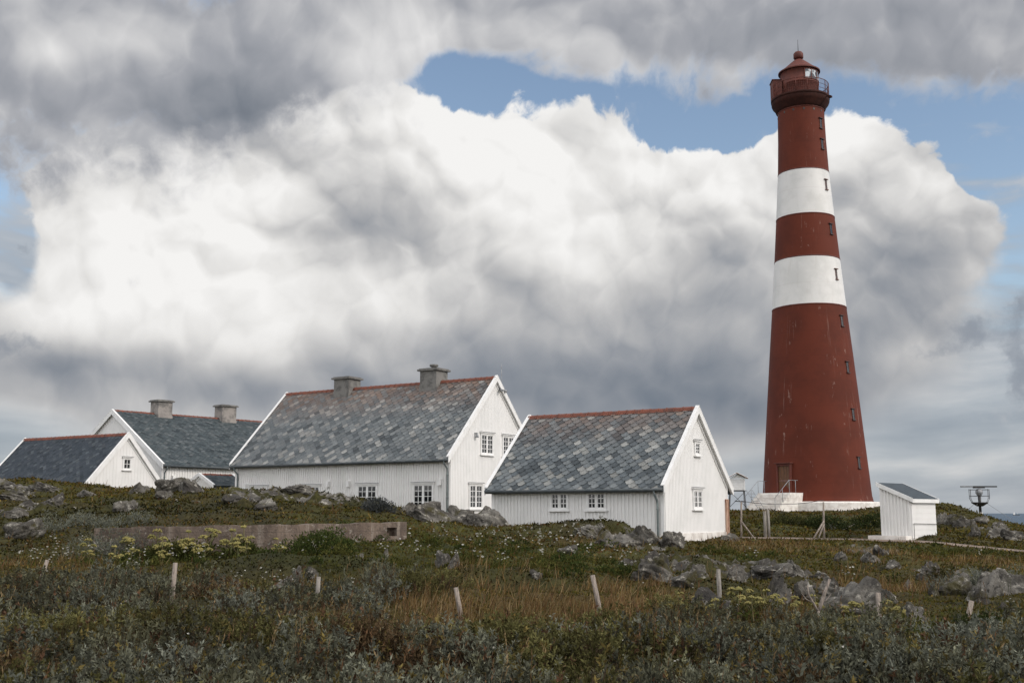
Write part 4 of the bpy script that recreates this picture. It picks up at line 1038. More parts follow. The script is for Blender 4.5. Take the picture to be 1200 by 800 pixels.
# ------------------------------------------------------------------ ground and what grows on it
def zone(k, x, y):
    o = np.zeros_like(np.asarray(x, float))
    for a, b, rx, ry in ZONES[k]:
        o = np.maximum(o, np.exp(-(((x - a) / rx) ** 2 + ((y - b) / ry) ** 2) * .9))
    return o

def spaced(lo, hi, fine_lo, fine_hi, fine, grow=1.16):
    a = list(np.arange(fine_lo, fine_hi, fine)); s = fine
    while a[-1] < hi: s *= grow; a.append(a[-1] + s)
    s = fine
    while a[0] > lo: s *= grow; a.insert(0, a[0] - s)
    return np.array(a)

PATH_PTS = [(9.0, 46.6), (11.8, 46.7), (14.0, 46.0), (15.0, 44.7), (15.9, 44.3), (16.7, 43.7), (17.4, 43.0), (18.3, 42.2), (19.3, 41.2), (22, 38.5), (26, 35)]
HUMPS = [(-5.6, 27.6, 2.6, .8, .30), (-5.4, 25.6, 2.2, .8, -.32), (0, 27.2, 2.0, .8, .18), (.2, 25.6, 1.9, .7, -.25), (3.1, 38.4, 1.5, .9, .30), (.4, 39.2, 1.2, .8, .15), (5.2, 30.6, 1.6, .8, .2), (5.4, 29.0, 1.4, .7, -.2),
         (-7.5, 21.0, 1.6, 1.6, .25), (-9.5, 19.0, 1.3, 1.2, .15), (3.8, 19.0, 1.5, .8, .18), (7.0, 17.6, 1.0, .9, .25), (-4.5, 14.3, 2.5, 1.0, .18)]
GX = spaced(-400, 400, -24, 33, .13); GY = spaced(-60, 400, 8, 76, .13)

def build_ground():
    global GZ
    X, Y = np.meshgrid(GX, GY)
    Xc = np.clip(X, -115, 95); Yc = np.clip(Y, -25, 155)
    Z0 = height0(Xc, Yc)
    far = np.hypot(np.maximum(np.abs(X) - 90, 0), np.maximum(Y - 140, 0) + np.maximum(-20 - Y, 0))
    Z0 = np.where(Y > 105, np.minimum(Z0, 2.0), Z0)
    Z0 = np.maximum(Z0, -16) 
    Z0 = np.where((Y > 120) | (np.abs(X) > 85), np.minimum(Z0, 1.0), Z0) - np.minimum(far * .06, 14) * (Y > 60)
    near = np.clip(1 - np.maximum(Y - 70, 0) / 30, 0, 1)
    n = (fbm(X, Y, .35, 3, 1) - .5) * .34 + (fbm(X, Y, 1.0, 3, 4) - .5) * .36
    rk = np.clip(zone('rock', X, Y) * 1.25 + (fbm(X, Y, .8, 3, 2) - .62) * 1.6, 0, 1)
    rk = np.clip((rk - .45) * 3.0, 0, 1)
    crag = np.abs(fbm(X, Y, .9, 4, 3) - .5) * 2
    crag2 = np.abs(fbm(X, Y, 2.3, 3, 6) - .5) * 2
    Z = Z0 + n * np.clip(.4 + near, 0, 1) + rk * (.12 - .9 * crag * (1 - crag) + .45 * (crag2 - .2)) * .9
    for a, b_, rx, ry, hh in HUMPS:
        Z = Z + hh * np.exp(-((X - a) / rx) ** 2 - ((Y - b_) / ry) ** 2)
    # even ground under the path, the houses and the tower
    p = np.array(PATH_PTS); d = np.full(X.shape, 99.0)
    for a, b in zip(p, p[1:]):
        v = b - a; t = np.clip(((X - a[0]) * v[0] + (Y - a[1]) * v[1]) / (v @ v), 0, 1)
        d = np.minimum(d, np.hypot(X - a[0] - t * v[0], Y - a[1] - t * v[1]))
    w = np.clip((1.6 - d) / 1.0, 0, 1); Z = Z * (1 - w) + Z0 * w
    rk *= (1 - w)
    GZ = Z
    # colour of each patch: moss, crowberry, grass, bare rock
    def C(*c): return np.array(c)[None, None, :]
    m1 = fbm(X, Y, .55, 4, 5)[..., None]; m2 = fbm(X, Y, 1.7, 3, 6)[..., None]
    s = lambda v, a, b: np.clip((v - a) / (b - a), 0, 1)
    col = C(.058, .047, .017) * (1 - s(m1, .35, .65)) + C(.060, .056, .016) * s(m1, .35, .65)
    col = col * (1 - s(m2, .5, .72) * .8) + C(.030, .028, .011) * s(m2, .5, .72) * .8
    gold = zone('gold', X, Y)[..., None] * s(m2, .3, .6); col = col * (1 - gold * .6) + C(.135, .085, .032) * gold * .6
    gr = zone('green', X, Y)[..., None]; col = col * (1 - gr * .6) + C(.046, .056, .015) * gr * .6
    wl = zone('willow', X, Y)[..., None]; col = col * (1 - wl * .7) + C(.045, .042, .026) * wl * .7
    dk = zone('dark', X, Y)[..., None]; col = col * (1 - dk * .5) + C(.026, .027, .009) * dk * .5  # dark plants, with the shade of the hollows put into the colour
    alpha = rk * (.42 + 1.1 * (fbm(X, Y, 2.2, 3, 7) - .40))
    ny, nx = X.shape
    V = np.stack([X, Y, Z], -1).reshape(-1, 3)
    idx = np.arange(ny * nx).reshape(ny, nx)
    F = np.stack([idx[:-1, :-1], idx[:-1, 1:], idx[1:, 1:], idx[1:, :-1]], -1).reshape(-1, 4)
    o = fast_mesh('ground', V, F, M['ground'], np.concatenate([col.reshape(-1, 3), np.clip(alpha, 0, 1).reshape(-1, 1)], 1), smooth=True)
    tag(o, 'rough heath of moss, grass and bare rock sloping up to the houses', 'ground', kind='structure')
    return o

def fast_mesh(name, V, F, mat_, tint=None, smooth=False):
    me = bpy.data.meshes.new(name); k = F.shape[1]
    me.vertices.add(len(V)); me.vertices.foreach_set('co', np.ascontiguousarray(V, dtype=np.float32).ravel())
    me.loops.add(F.size); me.loops.foreach_set('vertex_index', np.ascontiguousarray(F, dtype=np.int32).ravel())
    me.polygons.add(len(F)); me.polygons.foreach_set('loop_start', np.arange(0, F.size, k, dtype=np.int32))
    if smooth: me.polygons.foreach_set('use_smooth', np.ones(len(F), dtype=bool))
    me.materials.append(mat_)
    if tint is not None:
        a = me.attributes.new('tint', 'FLOAT_COLOR', 'POINT'); a.data.foreach_set('color', np.ascontiguousarray(tint, dtype=np.float32).ravel())
    me.update(calc_edges=True)
    o = bpy.data.objects.new(name, me); COL.objects.link(o)
    return o

def gz(x, y):
    """height of the built ground"""
    x = np.asarray(x, float); y = np.asarray(y, float)
    i = np.clip(np.searchsorted(GX, x) - 1, 0, len(GX) - 2); j = np.clip(np.searchsorted(GY, y) - 1, 0, len(GY) - 2)
    u = (x - GX[i]) / (GX[i + 1] - GX[i]); v = (y - GY[j]) / (GY[j + 1] - GY[j])
    r = (GZ[j, i] * (1 - u) + GZ[j, i + 1] * u) * (1 - v) + (GZ[j + 1, i] * (1 - u) + GZ[j + 1, i + 1] * u) * v
    return float(r) if r.ndim == 0 else r

def build_sea_and_path():
    m = bpy.data.materials.new('sea_water'); m.use_nodes = True; T = NT(m.node_tree); T.n.clear()
    out = T.node('ShaderNodeOutputMaterial'); b = T.node('ShaderNodeBsdfPrincipled'); T.l.new(b.outputs[0], out.inputs[0])
    b.inputs['Base Color'].default_value = (.030, .060, .095, 1); b.inputs['Roughness'].default_value = .35; b.inputs['IOR'].default_value = 1.33
    g = T.node('ShaderNodeNewGeometry'); p = T.v('MULTIPLY', g.outputs['Position'], (.05, .12, 0))
    bn = T.node('ShaderNodeBump'); bn.inputs['Strength'].default_value = 1.0; bn.inputs['Distance'].default_value = 3.0
    T.put(bn.inputs['Height'], T.noise(p, 1.0, 7, .62).outputs['Fac']); T.l.new(bn.outputs[0], b.inputs['Normal'])
    mb = MB(); R = 60000
    mb.add([(-R, -R, -9.5), (R, -R, -9.5), (R, R, -9.5), (-R, R, -9.5)], [(0, 1, 2, 3)])
    tag(mb.build('sea', m), 'grey blue open sea out to the horizon', 'sea', kind='structure')
    # path
    pts = []
    P = [Vector(p) for p in PATH_PTS]
    for a, c in zip(P, P[1:]):
        k = max(2, int((c - a).length / .2))
        pts += [a.lerp(c, i / k) for i in range(k)]
    pts.append(P[-1])
    V = []; F = []
    rr = random.Random(2)
    for i, p in enumerate(pts):
        d = (pts[min(i + 2, len(pts) - 1)] - pts[max(i - 2, 0)]).normalized(); n = Vector((-d.y, d.x))
        for q in (-.5, -.2, .2, .5):
            qq = q * (1 + rr.uniform(-.12, .12)); x, y = p.x + n.x * qq, p.y + n.y * qq
            V.append((x, y, gz(x, y) + (.03 if abs(q) < .3 else .012)))
    k = 4
    F = [(i * k + j, i * k + j + 1, (i + 1) * k + j + 1, (i + 1) * k + j) for i in range(len(pts) - 1) for j in range(k - 1)]
    mb = MB(); mb.add(V, F, 0, True); tag(mb.build('path', M['path']), 'narrow trodden gravel path passing the white shed', 'path', kind='structure')

# ---- rocks
def rock_mesh(seed, flat=.6, cuts=13):
    rr = np.random.RandomState(seed)
    bm = bmesh.new(); bmesh.ops.create_icosphere(bm, subdivisions=5, radius=1)
    v = np.array([x.co for x in bm.verts])
    for _ in range(cuts):
        n = rr.normal(size=3); n /= np.linalg.norm(n); d = rr.uniform(.48, .86)
        e = np.maximum(v @ n - d, 0); v -= np.outer(e * .93, n)
    nz = np.zeros(len(v))
    for k, (s, a) in enumerate(((1.6, .20), (3.7, .15), (8, .085), (17, .04))):
        nz += a * (vnoise(v[:, 0] + seed + v[:, 2] * .7, v[:, 1] + v[:, 2] * .6 - seed, s, k) * 2 - 1)
    cr = np.abs(vnoise(v[:, 0] * .6 + v[:, 2] * 1.1 + seed, v[:, 1] * .5 - v[:, 2] * .4, 2.3, 5) - .5)
    nz -= .16 * np.exp(-(cr / .035) ** 2)                      # cracks
    v *= (1 + nz)[:, None]
    v[:, 0] /= np.abs(v[:, 0]).max(); v[:, 1] /= np.abs(v[:, 1]).max(); v[:, 2] /= v[:, 2].max()
    for x, c in zip(bm.verts, v): x.co = c
    me = bpy.data.meshes.new('rock'); bm.to_mesh(me); bm.free()
    me.polygons.foreach_set('use_smooth', np.ones(len(me.polygons), dtype=bool))
    me.materials.append(M['rock'])
    return me

def build_rocks():
    ms = [rock_mesh(s) for s in (3, 8, 15, 22, 31, 47, 58, 66)]
    for i, r in enumerate(ROCKS):
        x, y, w, h, lab = r[:5]
        rr = random.Random(i * 7 + 1)
        o = bpy.data.objects.new('rock', ms[i % len(ms)]); COL.objects.link(o)
        sink = .35 * h
        dp = w * rr.uniform(.42, .7)
        zz = [gz(x + a * w * .4, y + b * dp * .4) for a, b in ((0, 0), (1, 0), (-1, 0), (0, 1), (0, -1))]
        o.location = (x, y + dp * .35, .5 * max(zz) + .5 * sum(zz) / 5 + .04 - sink * .22)
        o.scale = (w * .56, max(dp, h * .7), h * 1.12); o.rotation_euler = (rr.uniform(-.12, .12), rr.uniform(-.1, .1), rr.uniform(-.35, .35) + (math.pi if rr.random() < .5 else 0))
        tag(o, lab, 'rock', 'small grey stones lying in the heath' if r[5:] else 'grey rocks in the heath')

# ---- leaves, blades, flowers: flat lozenges, each with its own place, lie and colour
RNG = np.random.RandomState(77)
def unit(v): return v / np.maximum(np.linalg.norm(v, axis=1, keepdims=True), 1e-9)
def lozenges(base, axis, length, width, color, mid=.45):
    """4 vertices and one face per leaf; returns (V, C)"""
    n = len(base); axis = unit(axis)
    side = unit(np.cross(axis, RNG.normal(size=(n, 3))))
    L = length[:, None]; Wd = width[:, None] * .5
    V = np.empty((n, 4, 3))
    V[:, 0] = base; V[:, 1] = base + axis * L * mid + side * Wd; V[:, 2] = base + axis * L; V[:, 3] = base + axis * L * mid - side * Wd
    return V.reshape(-1, 3), np.repeat(color, 4, axis=0)
class Bag:
    def __init__(self): self.V = []; self.C = []
    def add(self, vc): self.V.append(vc[0]); self.C.append(vc[1])
    def build(self, name, label, cat, parent=None, kind='stuff', origin=None):
        V = np.concatenate(self.V); C = np.clip(np.concatenate(self.C), .002, 1)
        if origin is not None: V = V - np.array(origin)
        F = np.arange(len(V)).reshape(-1, 4)
        o = fast_mesh(name, V, F, M['leaf'], np.concatenate([C, np.ones((len(C), 1))], 1))
        if kind: tag(o, label, cat, kind=kind)
        if parent: o.parent = parent
        elif origin is not None: o.location = origin
        return o

def scatter(n, y0, y1, power=1.0, spread=.72):
    """points over the ground in front of the viewpoint, thinner with distance"""
    n = int(n * spread / .60); u = RNG.rand(n); y = y0 * (y1 / y0) ** u if power == 1.0 else (y0 ** (1 - power + 1e-6) + u * (y1 ** (1 - power + 1e-6) - y0 ** (1 - power + 1e-6))) ** (1 / (1 - power + 1e-6))
    x = (RNG.rand(n) * 2 - 1) * spread * y
    return x, y
def keep(x, y, p): k = RNG.rand(len(x)) < p; return x[k], y[k]

HOUSES_XY = [((5.61, 41.0), -.5768, 7.65, 6.02), ((-3.01, 54), -.5768, 14.85, 7.78), ((-23.85, 62), -.547, 9.4, 5.5)]
def free(x, y):
    """not inside a building, on the path or in the concrete wall"""
    ok = np.ones(len(x), bool)
    for (a, b), rz, Ln, W in HOUSES_XY:
        dx, dy = x - a, y - b; c, s = math.cos(rz), math.sin(rz)
        lx, ly = dx * c + dy * s, -dx * s + dy * c
        ok &= ~((lx > -Ln - .15) & (lx < .15) & (ly > -.15) & (ly < W + .15))
    ok &= np.hypot(x - 25.03, y - 91.4) > 5.2
    dx, dy = x - 16.12, y - 45.0; c = s = math.sqrt(.5); lx, ly = dx * c + dy * s, -dx * s + dy * c
    ok &= ~((lx > -.75) & (lx < 2.6) & (ly > -.2) & (ly < 2))
    p = np.array(PATH_PTS)
    for a, b in zip(p, p[1:]):
        v = b - a; t = np.clip(((x - a[0]) * v[0] + (y - a[1]) * v[1]) / (v @ v), 0, 1)
        ok &= np.hypot(x - a[0] - t * v[0], y - a[1] - t * v[1]) > .52
    return ok

def shrub_leaves(bag, cx, cy, R, H, n, col, leaf=(.042, .015), upright=.5, z0=None):
    """leafy cushions: cx, cy, R, H, n arrays of one per cushion; leaves fill an uneven dome"""
    n = n.astype(int); idx = np.repeat(np.arange(len(cx)), n); N = len(idx)
    th = RNG.rand(N) * 2 * np.pi; u = RNG.rand(N); rr = np.sqrt(RNG.rand(N)) ** .7
    el = np.arcsin(u ** .8)
    wob = .75 + .5 * vnoise(th * 2 + idx * 3.1, el * 3 + idx * 1.7, 1.0, 2)
    rad = (.45 + .55 * rr) * wob
    dx = np.cos(th) * np.cos(el) * rad; dy = np.sin(th) * np.cos(el) * rad; dz = np.sin(el) * rad
    x = cx[idx] + dx * R[idx]; y = cy[idx] + dy * R[idx]
    g = gz(x, y) if z0 is None else z0
    base = np.stack([x, y, g - .02 + dz * H[idx]], 1)
    ax = np.stack([dx, dy, dz * .8 + upright], 1) + RNG.normal(size=(N, 3)) * .45
    L = leaf[0] * RNG.uniform(.6, 1.4, N); W = leaf[1] * RNG.uniform(.7, 1.3, N)
    c = col[idx] * RNG.uniform(.70, 1.30, (N, 1))
    yel = RNG.rand(N, 1) < .07; c = np.where(yel, c * .4 + np.array([[.13, .11, .035]]) * .8, c)
    bag.add(lozenges(base, ax, L, W, c))
def sprigs(bag, cx, cy, R, H, n, col, per=11, leaf=(.052, .019)):
    """shrub cushions made of leafy shoots: each shoot a rosette of leaves of one colour, with gaps between the shoots"""
    n = np.maximum(n, 4).astype(int); idx = np.repeat(np.arange(len(cx)), n); S = len(idx)
    th = RNG.rand(S) * 2 * np.pi; el = np.arcsin(RNG.rand(S) ** .75)
    wob = .7 + .6 * vnoise(th * 1.3 + idx * 3.1, el * 2 + idx * 1.7, 1.0, 2)
    rad = (.70 + .30 * RNG.rand(S)) * wob
    d = np.stack([np.cos(th) * np.cos(el), np.sin(th) * np.cos(el), np.sin(el)], 1) * rad[:, None]
    x = cx[idx] + d[:, 0] * R[idx]; y = cy[idx] + d[:, 1] * R[idx]
    P = np.stack([x, y, gz(x, y) - .03 + d[:, 2] * H[idx]], 1)
    out = unit(d * np.array([[.8, .8, .6]]) + np.array([[0, 0, .55]]) + RNG.normal(size=(S, 3)) * .18)
    tone = RNG.uniform(.45, 1.6, (S, 1)); sz = RNG.uniform(.75, 1.3, S)
    sc = col[idx] * tone
    odd = RNG.rand(S, 1); sc = np.where(odd < .08, np.array([[.13, .10, .035]]) * tone, np.where(odd > .965, np.array([[.09, .05, .03]]) * tone, sc))
    k = np.repeat(np.arange(S), per); N = len(k)
    ax = out[k] * .75 + unit(RNG.normal(size=(N, 3))) * .75
    base = P[k] + out[k] * (RNG.uniform(-.07, .04, N) * sz[k])[:, None]
    bag.add(lozenges(base, ax, leaf[0] * sz[k] * RNG.uniform(.7, 1.25, N), leaf[1] * sz[k] * RNG.uniform(.75, 1.25, N), sc[k] * RNG.uniform(.82, 1.18, (N, 1))))
    # the woody shoot under each rosette
    base = np.stack([cx[idx] + d[:, 0] * R[idx] * .35, cy[idx] + d[:, 1] * R[idx] * .35, gz(x, y) - .03 + d[:, 2] * H[idx] * .3], 1)
    bag.add(lozenges(base, P - base, np.linalg.norm(P - base, axis=1), np.full(S, .009), np.tile([[.07, .05, .034]], (S, 1)), mid=.3))
def blades(bag, x, y, h, wd, col, lean=.35, wind=(.18, .0)):
    N = len(x); base = np.stack([x, y, gz(x, y) - .02], 1)
    ax = np.stack([RNG.normal(size=N) * lean + wind[0], RNG.normal(size=N) * lean + wind[1], np.ones(N)], 1)
    bag.add(lozenges(base, ax, h, wd, col, mid=.35))

def build_plants():
    W_ = zone
    # --- grey willow scrub
    bag = Bag()
    x, y = scatter(26000, 8.6, 30, 1.0)
    nz = fbm(x, y, .9, 3, 3)
    p = np.clip(W_('willow', x, y) * 1.3 - .15 + (nz - .5) * 1.3, 0, 1) * (1 - .45 * np.clip(W_('gold', x, y) - .4, 0, 1))
    x, y = keep(x, y, p * .105)
    R = RNG.uniform(.20, .58, len(x)); H = R * RNG.uniform(.65, 1.15, len(x)) + .03
    fog = np.clip((y - 9) / 20, 0, 1)
    n = 165 * (R / .28) ** 2 * (1 - .35 * fog)
    hue = RNG.rand(len(x), 1); tone = (.30 + 1.35 * fbm(x, y, .7, 3, 6))[:, None] * RNG.uniform(.8, 1.2, (len(x), 1))
    dk = np.exp(-(((x + 7.8) / 3.2) ** 2 + ((y - 20.5) / 3.0) ** 2))[:, None]
    col = (np.array([[.124, .129, .103]]) * (1 - hue) + np.array([[.098, .095, .056]]) * hue) * tone * (1 - .12 * dk)
    k1 = fbm(x, y, .55, 3, 0)[:, None]; k2 = fbm(x, y, .8, 3, 5)[:, None]; g_ = W_('gold', x, y)[:, None]
    col = np.where(k1 > .62, np.array([[.092, .086, .034]]) * tone, col)
    col = np.where((k2 > .76) | (g_ * RNG.rand(len(x), 1) > .75), np.array([[.092, .062, .034]]) * tone, col)
    print('willow', len(x), int(n.sum()))
    sprigs(bag, x, y, R, H, 34 * (R / .28) ** 2, col)
    # twigs standing proud of the scrub
    k = RNG.rand(len(x)) < .5
    tx = x[k] + RNG.normal(size=k.sum()) * .1; ty = y[k] + RNG.normal(size=k.sum()) * .1
    blades(bag, tx, ty, H[k] * RNG.uniform(1.0, 1.25, k.sum()), np.full(k.sum(), .008), np.tile([[.075, .055, .035]], (k.sum(), 1)), .25)
    # farther grey willow along the concrete wall
    x, y = scatter(9000, 26, 40, 1.0); p = np.clip(W_('willow', x, y) * 1.4 - .35, 0, 1); x, y = keep(x, y, p)
    x, y = x[free(x, y)], y[free(x, y)]; x, y = keep(x, y, .4)
    R = RNG.uniform(.22, .5, len(x)); H = R * RNG.uniform(.8, 1.2, len(x))
    shrub_leaves(bag, x, y, R, H, np.full(len(x), 130), np.array([[.135, .140, .112]]) * RNG.uniform(.8, 1.15, (len(x), 1)), (.065, .024))
    bag.build('willow_scrub', 'low grey green willow scrub covering the nearer slope', 'willow scrub')

    # --- grass: green below, gold and red-brown stalks above
    bag = Bag()
    x, y = scatter(300000, 8.6, 48, 1.0)
    o = free(x, y); x, y = x[o], y[o]
    g, gn, d, r = W_('gold', x, y), W_('green', x, y), W_('dark', x, y), W_('rock', x, y)
    wz = W_('willow', x, y); f2 = fbm(x, y, 1.2, 3, 1)
    p = np.clip(.22 + .62 * g + .5 * gn - .5 * d - .55 * r - .45 * np.clip(wz - g, 0, 1) + (f2 - .5) * 2.0 + (fbm(x, y, 3.0, 2, 4) - .5) * 1.0, .02, 1)
    s = RNG.rand(len(x)) < p
    x, y, g, gn, d, f2 = x[s], y[s], g[s], gn[s], d[s], f2[s]
    N = len(x)
    gg = np.clip(g * .95 + (f2 - .55) * 1.6 - gn * .35, 0, 1) * .85 > RNG.rand(N)
    h = np.where(gg, RNG.uniform(.16, .48, N), RNG.uniform(.07, .24, N)) * (.65 + .6 * fbm(x, y, 1.9, 2, 7))
    h *= np.where(y > 30, .8, 1)
    pick = RNG.rand(N, 1)
    gold = np.where(pick < .45, np.array([[.175, .110, .046]]), np.where(pick < .75, np.array([[.125, .068, .036]]), np.array([[.26, .19, .10]])))
    gold = gold * np.where(fbm(x, y, .45, 2, 2) > .52, 1.0, .78)[:, None]
    grn = np.where(pick < .5, np.array([[.055, .058, .016]]), np.where(pick < .8, np.array([[.040, .050, .014]]), np.array([[.085, .072, .022]])))
    col = np.where(gg[:, None], gold, grn) * RNG.uniform(.7, 1.3, (N, 1))
    wd = np.clip(.0052 * y / 11, .006, .020) * RNG.uniform(.7, 1.3, N)
    print('grass', N)
    blades(bag, x, y, h, wd, col, .33)
    # tall dead stems with seed heads, in loose drifts through the scrub
    x, y = scatter(26000, 9.5, 32, 1.0); o = free(x, y); x, y = x[o], y[o]
    x, y = keep(x, y, np.clip((fbm(x, y, .7, 3, 1) - .52) * 4 + .5 * W_('gold', x, y), 0.01, 1) * .11); N = len(x)
    h = RNG.uniform(.35, .72, N); c = np.where(RNG.rand(N, 1) < .5, np.array([[.24, .17, .09]]), np.array([[.15, .085, .045]])) * RNG.uniform(.75, 1.2, (N, 1))
    st = RNG.get_state(); ax = np.stack([RNG.normal(size=N) * .16 + .12, RNG.normal(size=N) * .16, np.ones(N)], 1)
    base = np.stack([x, y, gz(x, y) - .02], 1); ax = unit(ax)
    bag.add(lozenges(base, ax, h, np.full(N, .007), c, mid=.3))
    for q in range(5):
        bag.add(lozenges(base + ax * (h * (.72 + .06 * q))[:, None], ax + RNG.normal(size=(N, 3)) * .35, RNG.uniform(.04, .09, N), RNG.uniform(.010, .018, N), c * RNG.uniform(.7, 1.1, (N, 1))))
    print('stems', N)
    bag.build('grass', 'tussocks of green and golden brown grass over the slope', 'grass')

    # --- moss, crowberry and cranberry carpet
    bag = Bag()
    x, y = scatter(330000, 9, 78, 1.0, .70)
    o = free(x, y); x, y = x[o], y[o]
    r = W_('rock', x, y)
    rk = np.clip(r * 1.25 + (fbm(x, y, .8, 3, 2) - .62) * 1.6, 0, 1)
    p = np.clip(1.0 - 1.1 * np.clip((rk - .45) * 2.2, 0, 1), .16, 1) * np.clip(.35 + (y - 12) / 16, .35, 1)
    x, y = keep(x, y, p); N = len(x)
    m1, m2, m3 = fbm(x, y, .55, 4, 5), fbm(x, y, 1.7, 3, 6), fbm(x, y, .25, 2, 0)
    d, gn, g = W_('dark', x, y), W_('green', x, y), W_('gold', x, y)
    pal = np.array([[.088, .068, .018], [.066, .057, .013], [.026, .025, .010], [.108, .062, .024], [.165, .112, .036], [.058, .058, .015], [.092, .046, .022]])
    sc = np.stack([.9 + m1 * 0, .35 + m1 * 1.2, .25 + 2.6 * (m2 - .42) + 1.6 * d, .15 + 2.6 * (m3 - .42), .10 + 1.0 * g + 2.4 * (fbm(x, y, .9, 3, 2) - .52), .15 + 1.0 * gn, .1 + 1.8 * (.52 - m2)], 1)
    sc = np.maximum(sc, .02) ** 2.2; cs = np.cumsum(sc, 1); q = RNG.rand(N) * cs[:, -1]
    ci = (cs < q[:, None]).sum(1)
    col = pal[np.clip(ci, 0, 6)] * RNG.uniform(.45, 1.6, (N, 1)) * (.72 + .56 * fbm(x, y, 1.1, 3, 7))[:, None] * (1 - .45 * d)[:, None]  # dark zones dimmed: dark cover and hollow shade, both in the leaf colour
    base = np.stack([x, y, gz(x, y) - .01], 1)
    size = np.clip(.055 * y / 22, .045, .15)
    ax = np.stack([RNG.normal(size=N) * .8, RNG.normal(size=N) * .8, np.ones(N) * .55], 1)
    bag.add(lozenges(base, ax, size * RNG.uniform(.6, 1.7, N), size * .55 * RNG.uniform(.6, 1.3, N), col))
    print('moss', N)
    bag.build('heath_carpet', 'dark olive and brown carpet of moss and crowberry', 'ground cover')

    # --- taller leafy herbs, green cushions on the banks
    bag = Bag()
    x, y = scatter(9000, 10, 50, 1.0); o = free(x, y); x, y = x[o], y[o]
    p = np.clip(W_('green', x, y) * 1.1 + .25 * W_('flower', x, y) - .25 + (fbm(x, y, .8, 2, 3) - .5), 0, 1) * .36
    x, y = keep(x, y, p)
    R = RNG.uniform(.15, .38, len(x)); H = R * RNG.uniform(.5, 1.0, len(x))
    pick = RNG.rand(len(x), 1)
    col = np.where(pick < .55, np.array([[.040, .052, .016]]), np.array([[.062, .062, .018]])) * RNG.uniform(.75, 1.25, (len(x), 1))
    print('herb', len(x))
    shrub_leaves(bag, x, y, R, H, np.full(len(x), 120), col, (.075, .034), .3)
    bag.build('herbs', 'green leafy herbs on the banks below the houses', 'herbs', kind='stuff')

    # --- white flowers
    bag = Bag()
    x, y = scatter(60000, 10, 46, 1.0); o = free(x, y); x, y = x[o], y[o]
    f = W_('flower', x, y); sp = W_('sparse_flower', x, y)
    cl = fbm(x, y, 1.5, 3, 4)
    p = np.clip(f * 1.1 - .2, 0, 1) * np.clip((cl - .38) * 3.2, 0.05, 1) * .27 + np.clip(sp - .2, 0, 1) * np.clip((cl - .58) * 4, 0, 1) * .050 + .0006
    x, y = keep(x, y, p); N = len(x)
    k = RNG.randint(1, 5, N); ix = np.repeat(np.arange(N), k); M_ = len(ix)
    fx = x[ix] + RNG.normal(size=M_) * .05; fy = y[ix] + RNG.normal(size=M_) * .05
    h = RNG.uniform(.25, .50, M_); gzv = gz(fx, fy)
    blades(bag, fx, fy, h, np.full(M_, .010), np.tile([[.05, .06, .02]], (M_, 1)), .02, (0, 0))
    sz = RNG.uniform(.034, .062, M_) * np.clip(y[ix] / 22, .8, 1.5)
    wht = np.array([[.52, .50, .45]]) * RNG.uniform(.6, 1.1, (M_, 1))
    for a in range(3):
        ang = a * np.pi / 3 + RNG.rand(M_)
        ax = np.stack([np.cos(ang), np.sin(ang), RNG.normal(size=M_) * .25], 1)
        b = np.stack([fx, fy, gzv - .02 + h], 1) - ax * (sz * .5)[:, None]
        bag.add(lozenges(b, ax, sz, sz * .55, wht, mid=.5))
    print('flowers', M_)
    bag.build('wildflowers', 'scattered small white flowers in the grass', 'wildflowers')

    # --- dark scrub below the tower and round the knoll
    def bush(x, y, R, H, n, col, leaf, label, cat='bush', up=.3):
        z = gz(x, y); b = Bag(); rr = np.random.RandomState(int(abs(x * 91 + y * 17)))
        k = 9; a = rr.rand(k) * 6.283; q = np.sqrt(rr.rand(k)) * R * .7
        cx, cy = x + np.cos(a) * q, y + np.sin(a) * q * .8
        cr = R * rr.uniform(.35, .6, k); ch = H * (rr.uniform(.6, 1.0, k) * (1 - .35 * q / R))
        shrub_leaves(b, cx, cy, cr, ch, np.full(k, n), np.array([col]) * rr.uniform(.75, 1.2, (k, 1)), leaf, up)
        root = tag(empty('willow_bush', (x, y, z)), label, cat)
        f = b.build('foliage', None, None, None, None, None)
        f.data.transform(Matrix.Translation((-x, -y, -z))); f.parent = root
        st = MB()
        for i in range(k): st.tube([(rr.uniform(-.1, .1) * R, rr.uniform(-.1, .1) * R, -.1), ((cx[i] - x) * .8, (cy[i] - y) * .8, ch[i] * .6)], [.022, .010], 5)
        st.build('stems', M['wood'], root)
    bush(-4.75, 38.6, .72, .62, 420, (.075, .080, .078), (.08, .03), 'round blue grey willow bush on the crest below the largest house')
    bush(-5.15, 30.5, 1.0, .72, 420, (.046, .060, .018), (.075, .035), 'green leafy bush in front of the concrete wall')
    bush(16.4, 56.2, 1.7, 1.0, 330, (.032, .042, .017), (.11, .05), 'broad dark green bush below the lighthouse, nearest the shed')
    bush(14.3, 57.6, 1.5, .75, 260, (.044, .046, .018), (.11, .05), 'low olive bush under the lighthouse steps')
    bush(18.6, 58.5, 1.4, .95, 260, (.032, .040, .015), (.11, .05), 'dark bush half behind the white shed')
    bush(-10.9, 30.6, 1.3, .85, 420, (.115, .120, .095), (.065, .024), 'grey willow bush over the left end of the concrete wall')
    bush(-8.9, 30.0, 1.0, .66, 380, (.058, .062, .020), (.075, .035), 'leafy olive bush among yellow herbs before the concrete wall')
    bush(-7.0, 29.7, .8, .58, 330, (.050, .058, .018), (.075, .035), 'small green bush below the kink of the concrete wall')
    bush(6.95, 16.6, .75, .38, 420, (.030, .038, .014), (.05, .022), 'dark mossy green hummock bush below the right hand stakes')

